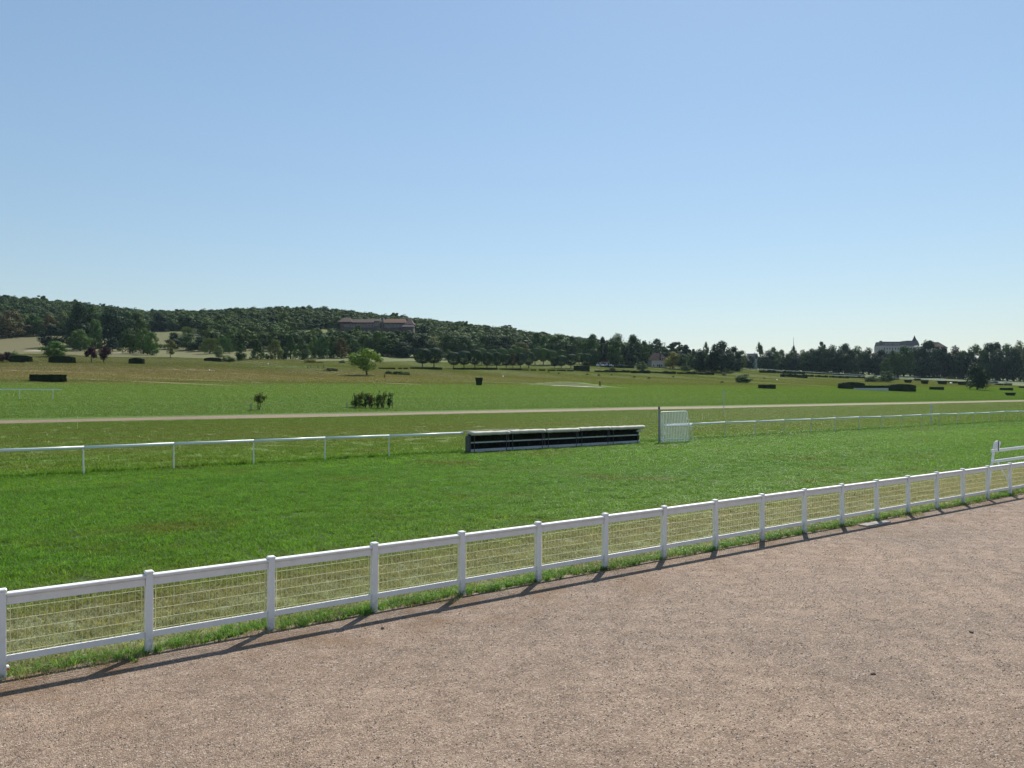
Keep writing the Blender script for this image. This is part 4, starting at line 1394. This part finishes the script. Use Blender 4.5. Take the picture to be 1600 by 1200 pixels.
# ------------------------------------------------------------------ young plants on the middle strip
def sapling(x, y, z, h, w, rt, seed, hue, stems=3, nl=160):
    r = np.random.default_rng(seed)
    pr = random.Random(seed)
    mb = MB()
    C = []
    for s in range(stems):
        p = Vector((x + pr.uniform(-.2, .2) * w, y + pr.uniform(-.2, .2), z - .05))
        hh = h * pr.uniform(.7, 1)
        tip = p + Vector((pr.uniform(-.3, .3) * w, pr.uniform(-.3, .3) * w, hh))
        mid = p.lerp(tip, .5) + Vector((pr.uniform(-.1, .1), 0, 0))
        mb.tube([p, mid, tip], [.05, .035, .012], 5)
        for k in range(6):
            t = pr.uniform(.08, .9)
            q = p.lerp(tip, t)
            e = q + Vector((pr.uniform(-.5, .5) * w, pr.uniform(-.5, .5) * w, pr.uniform(.1, .35) * h))
            mb.tube([q, e], [.02, .006], 4)
            m_ = nl // (stems * 6)
            tt = r.uniform(.3, 1.05, (m_, 1))
            C.append(np.array(q)[None] * (1 - tt) + np.array(e)[None] * tt + r.normal(0, .10, (m_, 3)) * w)
    C = np.concatenate(C)
    C[:, 2] = np.maximum(C[:, 2], z + .15)
    mb.build('stems', M['bark'], rt)
    N = r.normal(0, 1, C.shape)
    o = link('foliage', quads_mesh('foliage', leaf_quads(C, N, .13, seed), M['leaf']), None, rt)
    o.color = (*HUE[hue], 1)
x, y, z = ground(404, 640)
k = M2P(y)
rt = empty('sapling', (x, y, z))
tag(rt, 'single ragged young tree on the green strip beyond the sand track', 'sapling')
sapling(0, 0, 0, 25 / k, 14 / k, rt, 3, 'olive', 3, 480)
x, y, z = ground(392, 640)
rt = empty('marker_post', (x, y, z)); tag(rt, 'short grey post left of the ragged young tree', 'post')
MB().tube([(0, 0, -.05), (0, 0, 1.1)], [.12, .06], 8).build('post', M['greysteel'], rt)
MB().tube([(0, 0, 1.1), (0, 0, 1.2)], [.075, .03], 8).build('cap', M['palesteel'], rt)
x, y, z = ground(581, 637.5)
k = M2P(y)
rt = empty('brush_fence', (x, y, z), 0)
tag(rt, 'sparse brush fence of leafy branches tied to stakes beyond the sand track', 'brush fence')
for i_ in range(7):
    sapling((-27 + i_ * 9) / k, 0, 0, (21 + (i_ * 7 % 4)) / k, 12 / k, rt, 30 + i_, ('green', 'olive', 'mid', 'brown')[i_ % 4], 3, 430)
for i_ in range(10):
    q = (-31 + i_ * 7) / k
    MB().tube([(q, .1, -.1), (q + .05 * (-1) ** i_, .1, 19 / k)], .045, 6).build('stake', M['bark'], rt)
x, y, z = ground(542, 637)
rt = empty('marker_post', (x, y, z)); tag(rt, 'short grey post left of the sparse brush fence', 'post')
MB().tube([(0, 0, -.05), (0, 0, 1.1)], [.13, .06], 8).build('post', M['greysteel'], rt)
MB().tube([(0, 0, 1.1), (0, 0, 1.2)], [.075, .03], 8).build('cap', M['palesteel'], rt)

# little markers on the golf ground
def peg(px, pyb, pyt, w, mat, label, cat='marker'):
    x, y, z = ground(px, pyb)
    k = M2P(y)
    h = (pyb - pyt) / k
    rt = empty('golf_marker', (x, y, z))
    tag(rt, label, cat)
    MB().tube([(0, 0, -.1), (0, 0, h * .86)], w / k / 2, 8).build('post', M[mat], rt)
    MB().tube([(0, 0, h * .86), (0, 0, h)], [w / k / 2 * 1.2, w / k / 2 * .8], 8).build('top', M[mat], rt)
    return rt
M['woodpost'] = paint('brown_wood', (.16, .09, .05), .8, .3)
peg(937.5, 602, 596, 2.8, 'woodpost', 'brown post at the end of the bunker mound')
peg(601, 590.5, 585, 2.2, 'woodpost', 'brown post beside the three round bushes')
peg(786, 589.5, 587, 2.6, 'white', 'white tee marker on the fairway near the tub hedge')
peg(419, 569.5, 567.3, 1.6, 'white', 'white marker on the golf green of the slope')
peg(327, 579.5, 577.5, 1.6, 'white', 'white marker on the dry slope left of the golf green')
peg(1214, 594.6, 592.6, 2.6, 'white', 'white marker behind the short black hedge')
peg(1486, 599.8, 597.4, 3.4, 'white', 'white marker between the small flat topped hedges')
for px in (481, 486, 497, 506):
    peg(px, 575, 571.5, 1.6, 'darksteel', 'short dark post in the row beside the golf green', 'post')['group'] = 'dark posts beside the golf green'

# ------------------------------------------------------------------ buildings
M['tile'] = paint('red_brown_roof_tile', (.062, .036, .030), .8, .25, .4, (.08, .05, .04), .15)
M['tile_lit'] = paint('sunlit_roof_tile', (.13, .065, .04), .8, .2, .4, (.14, .07, .05), .15)  # brighter tile for the hotel's right wing, sunlight put into the colour
M['slate'] = paint('grey_brown_slate', (.13, .11, .11), .6, .2, .4)
M['spire'] = paint('dark_brown_slate', (.06, .04, .04), .7, .2, .4)
M['timber'] = paint('dark_timber_wall', (.075, .055, .05), .8, .3, .5)
M['stonewall'] = paint('pale_render', (.44, .41, .40), .85, .2, .3)
M['cream'] = paint('cream_render', (.55, .50, .44), .85, .15, .4)
M['bluewall'] = paint('pale_blue_render', (.42, .46, .52), .85, .15, .4)
M['glass'] = paint('window_glass', (.03, .035, .045), .12, .05, 3, (.05, .05, .05), .6)
M['frame'] = paint('pale_window_frame', (.55, .54, .52), .6, .1)

def window(parent, x, y, z, w, h, m=None):
    """framed window on a wall that faces -y"""
    f = MB()
    t = .12
    f.box((x - w / 2, y - .10, z), (x + w / 2, y + .05, z + t))
    f.box((x - w / 2, y - .10, z + h - t), (x + w / 2, y + .05, z + h))
    f.box((x - w / 2, y - .10, z + t), (x - w / 2 + t, y + .05, z + h - t))
    f.box((x + w / 2 - t, y - .10, z + t), (x + w / 2, y + .05, z + h - t))
    fo = f.build('window', M['frame'], parent)
    MB().box((x - w / 2 + t, y - .04, z + t), (x + w / 2 - t, y + .02, z + h - t)).build('pane', M['glass'], fo)
    return fo

def gable_roof(parent, name, x0, x1, y0, y1, z0, z1, mat, hip=0., over=.6):
    mb = MB()
    a, b = x0 - over, x1 + over
    c, d = y0 - over, y1 + over
    ym = (y0 + y1) / 2
    v = [(a, c, z0), (b, c, z0), (b, d, z0), (a, d, z0), (a + hip, ym, z1), (b - hip, ym, z1)]
    mb.v = [Vector(p) for p in v]
    mb.f = [[0, 1, 5, 4], [2, 3, 4, 5], [1, 2, 5], [3, 0, 4], [3, 2, 1, 0]]
    return mb.build(name, mat, parent)

# long timbered hotel on the hill
HY = 700.
k = M2P(HY)
def hx(px): return (px - 800) / k
def hz(py): return CAM_H + (608 - py) / k
hx0 = hx(588)
hb = th(hx0, HY) - 4
rt = empty('hill_hotel', (hx0, HY, hb), 0)
tag(rt, 'long dark timbered hotel with red tiled roofs on the wooded hill', 'hotel')
lx = lambda px: hx(px) - hx0
lz = lambda py: hz(py) - hb
def wall(x0, x1, y0, y1, z1, mat, z0=0., parent=rt):
    return MB().box((x0, y0, z0), (x1, y1, z1)).build('wall', mat, parent)
wall(lx(531), lx(598), 0, 14, lz(504), M['timber'])
wall(lx(598.3), lx(634), 1, 14, lz(504.2), M['timber'])
wall(lx(634.3), lx(645), -3, 16, lz(507), M['timber'])
wall(lx(585), lx(593), -3, -.05, lz(502), M['timber'])
gable_roof(rt, 'roof', lx(533), lx(592), 0, 14, lz(503.8), lz(497.5), M['tile'], 0)
gable_roof(rt, 'roof', lx(529), lx(550), -1.5, 16, lz(503.2), lz(495), M['tile'], 4)
gable_roof(rt, 'roof', lx(599), lx(633), 1, 14, lz(504), lz(497), M['tile_lit'], 1.5)
gable_roof(rt, 'roof', lx(585), lx(593), -3, 6, lz(501.8), lz(498.2), M['tile'], 1.5, .3)
MB().poly((lx(633), -4, lz(506.8)), (lx(646.5), -4, lz(506.8)), (lx(639.5), 6, lz(494.5))).poly((lx(646.5), -4, lz(506.8)), (lx(646.5), 17, lz(506.8)), (lx(639.5), 6, lz(494.5))).poly((lx(646.5), 17, lz(506.8)), (lx(633), 17, lz(506.8)), (lx(639.5), 6, lz(494.5))).poly((lx(633), 17, lz(506.8)), (lx(633), -4, lz(506.8)), (lx(639.5), 6, lz(494.5))).build('tower_roof', M['tile'], rt)
gable_roof(rt, 'canopy_roof', lx(630), lx(648), -7, -3.05, lz(511.5), lz(508), M['slate'], 1.5, .4)
MB().box((lx(631), -6.5, 0), (lx(647), -3.1, lz(511.6))).build('porch', M['timber'], rt)
for px in (592.5, 598):
    MB().box((lx(px) - .6, 5, lz(501)), (lx(px) + .6, 6.2, lz(496.6))).build('chimney', M['cream'], rt)
for i_, px in enumerate((539, 543.5, 548, 553, 558, 563, 568, 573, 577.5, 582)):
    window(rt, lx(px), 0, lz(511), 1.5, 2.4)
for px in (602, 606, 610.5, 615, 619, 623.5, 628):
    window(rt, lx(px), 1, lz(511), 1.5, 2.2)
for px in (587.5, 590.7):
    window(rt, lx(px), -3, lz(509), 1.0, 2.2)

# pale hotel with spire behind the belt
GY_ = 760.
k = M2P(GY_)
gx0 = (1410 - 800) / k
gb = th(gx0, GY_) - 1
rt2 = empty('pale_hotel', (gx0, GY_, gb), 0)
tag(rt2, 'big pale many windowed hotel with pointed spire rising behind the tree belt', 'hotel')
lx2 = lambda px: (px - 800) / k - gx0
lz2 = lambda py: CAM_H + (608 - py) / k - gb
wall(lx2(1378), lx2(1428), 0, 16, lz2(540), M['stonewall'], 0, rt2)
wall(lx2(1428.3), lx2(1456), 2, 18, lz2(541), M['stonewall'], 0, rt2)
wall(lx2(1456.3), lx2(1484), 4, 20, lz2(543), M['stonewall'], 0, rt2)
def mansard(parent, x0, x1, y0, y1, z0, z1, mat, inset=1.6):
    mb = MB()
    v = [(x0 - .4, y0 - .4, z0), (x1 + .4, y0 - .4, z0), (x1 + .4, y1, z0), (x0 - .4, y1, z0),
         (x0 + .2, y0 + inset, z1), (x1 - .2, y0 + inset, z1), (x1 - .2, y1 - inset, z1), (x0 + .2, y1 - inset, z1)]
    mb.v = [Vector(p) for p in v]
    mb.f = [[0, 1, 5, 4], [1, 2, 6, 5], [2, 3, 7, 6], [3, 0, 4, 7], [4, 5, 6, 7], [3, 2, 1, 0]]
    return mb.build('roof', mat, parent)
rf = mansard(rt2, lx2(1379), lx2(1427), 0, 16, lz2(540) + .01, lz2(533.6), M['slate'])
mansard(rt2, lx2(1418), lx2(1436), -.5, 16, lz2(539.8), lz2(532), M['slate'], 2.2)
gable_roof(rt2, 'roof', lx2(1457), lx2(1484), 4, 20, lz2(543), lz2(533.2), M['tile'], 5)
MB().box((lx2(1377.8), 2, lz2(540)), (lx2(1380.3), 5, lz2(532.3))).build('chimney', M['slate'], rt2)
sp = MB()
c0 = lx2(1432.5)
n8 = 8
for (rr_, zz) in ((3.0, lz2(536)), (2.6, lz2(532.5)), (1.1, lz2(528)), (.08, lz2(523.5))):
    for q in range(n8):
        an = 2 * math.pi * (q + .5) / n8
        sp.v.append(Vector((c0 + rr_ * math.cos(an), 4 + rr_ * math.sin(an), zz)))
for s in range(3):
    for q in range(n8):
        j = (q + 1) % n8
        sp.f.append([s * n8 + q, s * n8 + j, (s + 1) * n8 + j, (s + 1) * n8 + q])
sp.build('spire', M['spire'], rt2)
for row, py in enumerate((546.5, 552, 557.5)):
    for px in np.arange(1382, 1428, 4.3):
        window(rt2, lx2(float(px)), 0, lz2(py), 1.2, 2.2)
for px in (1384.5, 1388.5, 1392.5, 1398, 1401.5, 1405):
    d_ = MB()
    d_.box((lx2(px) - .8, -.1, lz2(539)), (lx2(px) + .8, 2.5, lz2(536.6)))
    dm = d_.build('dormer', M['cream'], rt2)
    MB().box((lx2(px) - .5, -.16, lz2(538.7)), (lx2(px) + .5, -.11, lz2(537))).build('pane', M['glass'], dm)

# villas
def villa(px0, px1, base, eave, ridge, depth, wallm, roofm, label, hip=1.5, nw=3, head=0., rows=1):
    x, y, z = ground((px0 + px1) / 2, base)
    k = M2P(y)
    rt = empty('villa', (x, y, z - .4), head)
    tag(rt, label, 'house')
    w = (px1 - px0) / k
    he, hr = (base - eave) / k + .4, (base - ridge) / k + .4
    MB().box((-w / 2, 0, 0), (w / 2, depth, he)).build('wall', wallm, rt)
    ro = gable_roof(rt, 'roof', -w / 2, w / 2, 0, depth, he + .01, hr, roofm, hip, .7)
    MB().box((w * .2, depth * .5, he), (w * .2 + .8, depth * .5 + .8, hr + .8)).build('chimney', M['cream'], ro)
    for r_ in range(rows):
        for q in range(nw):
            window(rt, -w / 2 + w * (q + .5) / nw, 0, .9 + r_ * 2.9, 1.1, 1.5)
    d_ = MB().box((-.5, -.08, .35), (.5, -.01, 2.4)).build('door', M['timber'], rt)
    MB().box((.3, -.14, 1.3), (.38, -.08, 1.4)).build('handle', M['palesteel'], d_)
    return rt, k, w, he, hr, depth
v_ = villa(1018, 1043, 574, 563, 551, 10, M['cream'], M['tile'], 'cream villa with steep red roof among the trees', 3.5, 4, .12)
dm = MB().box((1.2, -.4, v_[3] + .2), (3.2, 2.2, v_[3] + 2.0)).build('dormer', M['cream'], v_[0])
MB().box((1.5, -.47, v_[3] + .6), (2.9, -.41, v_[3] + 1.7)).build('pane', M['glass'], dm)
villa(933, 953, 571, 565.5, 558, 9, M['cream'], M['tile'], 'low brown roofed clubhouse beside the parked cars', 4, 4)
v_ = villa(1169, 1183, 576, 561, 552, 9, M['bluewall'], M['slate'], 'pale blue house with steep slate gable among dark trees', .2, 2, -.25, 2)

# mast behind the belt
d = ray(1240, 545)
mx, my = d.x / d.y * 900, 900
rt = empty('radio_mast', (mx, my, th(mx, my)))
tag(rt, 'thin grey radio mast rising above the tree belt', 'mast')
ht = CAM_H + (608 - 527) / M2P(my) - th(mx, my)
MB().tube([(0, 0, -1), (0, 0, ht * .7), (0, 0, ht)], [.55, .4, .12], 6).build('mast', M['greysteel'], rt)
MB().tube([(0, 0, ht * .66), (0, 0, ht * .70)], [.8, .8], 8).build('platform', M['greysteel'], rt)

# parked cars and a cart
M['carwhite'] = paint('white_car_paint', (.75, .76, .78), .2, .03)
M['cargrey'] = paint('grey_car_paint', (.25, .27, .30), .2, .03)
M['tyre'] = paint('tyre_rubber', (.02, .02, .02), .9, .1)
body_prof = [(-2.1, .35), (2.1, .35), (2.15, .75), (1.3, .92), (.55, 1.42), (-1.2, 1.45), (-1.95, .98), (-2.15, .8)]
def car(px, py, label, mat, head):
    x, y, z = ground(px, py)
    rt = empty('parked_car', (x, y, z), head)
    tag(rt, label, 'car', 'cars parked by the clubhouse')
    b = MB()
    n = len(body_prof)
    for yv, sc in ((-.85, .97), (-.6, 1), (.6, 1), (.85, .97)):
        for (a, c) in body_prof:
            b.v.append(Vector((a * sc, yv * (.82 if c > 1.2 else 1), c)))
    for s in range(3):
        for i_ in range(n):
            j = (i_ + 1) % n
            b.f.append([s * n + j, s * n + i_, (s + 1) * n + i_, (s + 1) * n + j])
    b.f.append(list(range(n)))
    b.f.append([3 * n + i_ for i_ in range(n - 1, -1, -1)])
    b.build('body', M[mat], rt)
    MB().poly((1.22, -.6, .97), (1.22, .6, .97), (.62, .55, 1.38), (.62, -.55, 1.38)).build('windscreen', M['glass'], rt)
    for sd in (-1, 1):
        MB().poly((-1.1, sd * .86, .98), (1.05, sd * .86, .98), (.5, sd * .72, 1.36), (-1.0, sd * .72, 1.36)).build('side_window', M['glass'], rt)
        for wx in (-1.3, 1.3):
            MB().tube([(wx, sd * .70, .33), (wx, sd * .88, .33)], .33, 12).build('wheel', M['tyre'], rt)
for px, lb, mt, hd in ((934.5, 'white parked car at the end of the row by the clubhouse', 'carwhite', 1.2), (943, 'white parked car in front of the clubhouse wall', 'carwhite', 1.0),
                       (949, 'grey parked car in front of the clubhouse', 'cargrey', 1.1), (956, 'white parked car under the trees beside the clubhouse', 'carwhite', .9), (971, 'grey parked car away from the clubhouse', 'cargrey', .5)):
    car(px, 572.6, lb, mt, hd)
x, y, z = ground(1131.5, 587)
rt = empty('golf_cart', (x, y, z), .3)
tag(rt, 'small dark golf cart with pale roof on the fairway edge', 'cart')
MB().bevbox((-1.2, -.6, .25), (1.2, .6, .85), .08).build('body', M['darksteel'], rt)
MB().bevbox((-1.0, -.6, 1.75), (.9, .6, 1.85), .04).build('roof', M['cream'], rt)
for sx in (-.9, .8):
    for sy in (-.5, .5):
        MB().tube([(sx, sy, .8), (sx * .95, sy, 1.76)], .03, 6).build('roof_post', M['greysteel'], rt)
        MB().tube([(sx, sy * 1.0, .25), (sx, sy * 1.3, .25)], .25, 10).build('wheel', M['tyre'], rt)

# ------------------------------------------------------------------ summer haze over the whole place
HAZE = 0.000030
if HAZE:
    hm = bpy.data.materials.new('haze_air')
    hm.use_nodes = True
    nt = hm.node_tree
    nt.nodes.remove(nt.nodes['Principled BSDF'])
    pv = nt.nodes.new('ShaderNodeVolumePrincipled')
    pv.inputs['Color'].default_value = (.62, .82, 1, 1)
    pv.inputs['Density'].default_value = HAZE
    pv.inputs['Anisotropy'].default_value = .3
    nt.links.new(pv.outputs[0], nt.nodes['Material Output'].inputs['Volume'])
    zlo = float(GZ.min()) - 1
    tag(MB().box((-2700, -60, zlo), (2700, 6100, 190)).build('haze', hm), 'thin bluish summer haze', 'haze', kind='stuff')
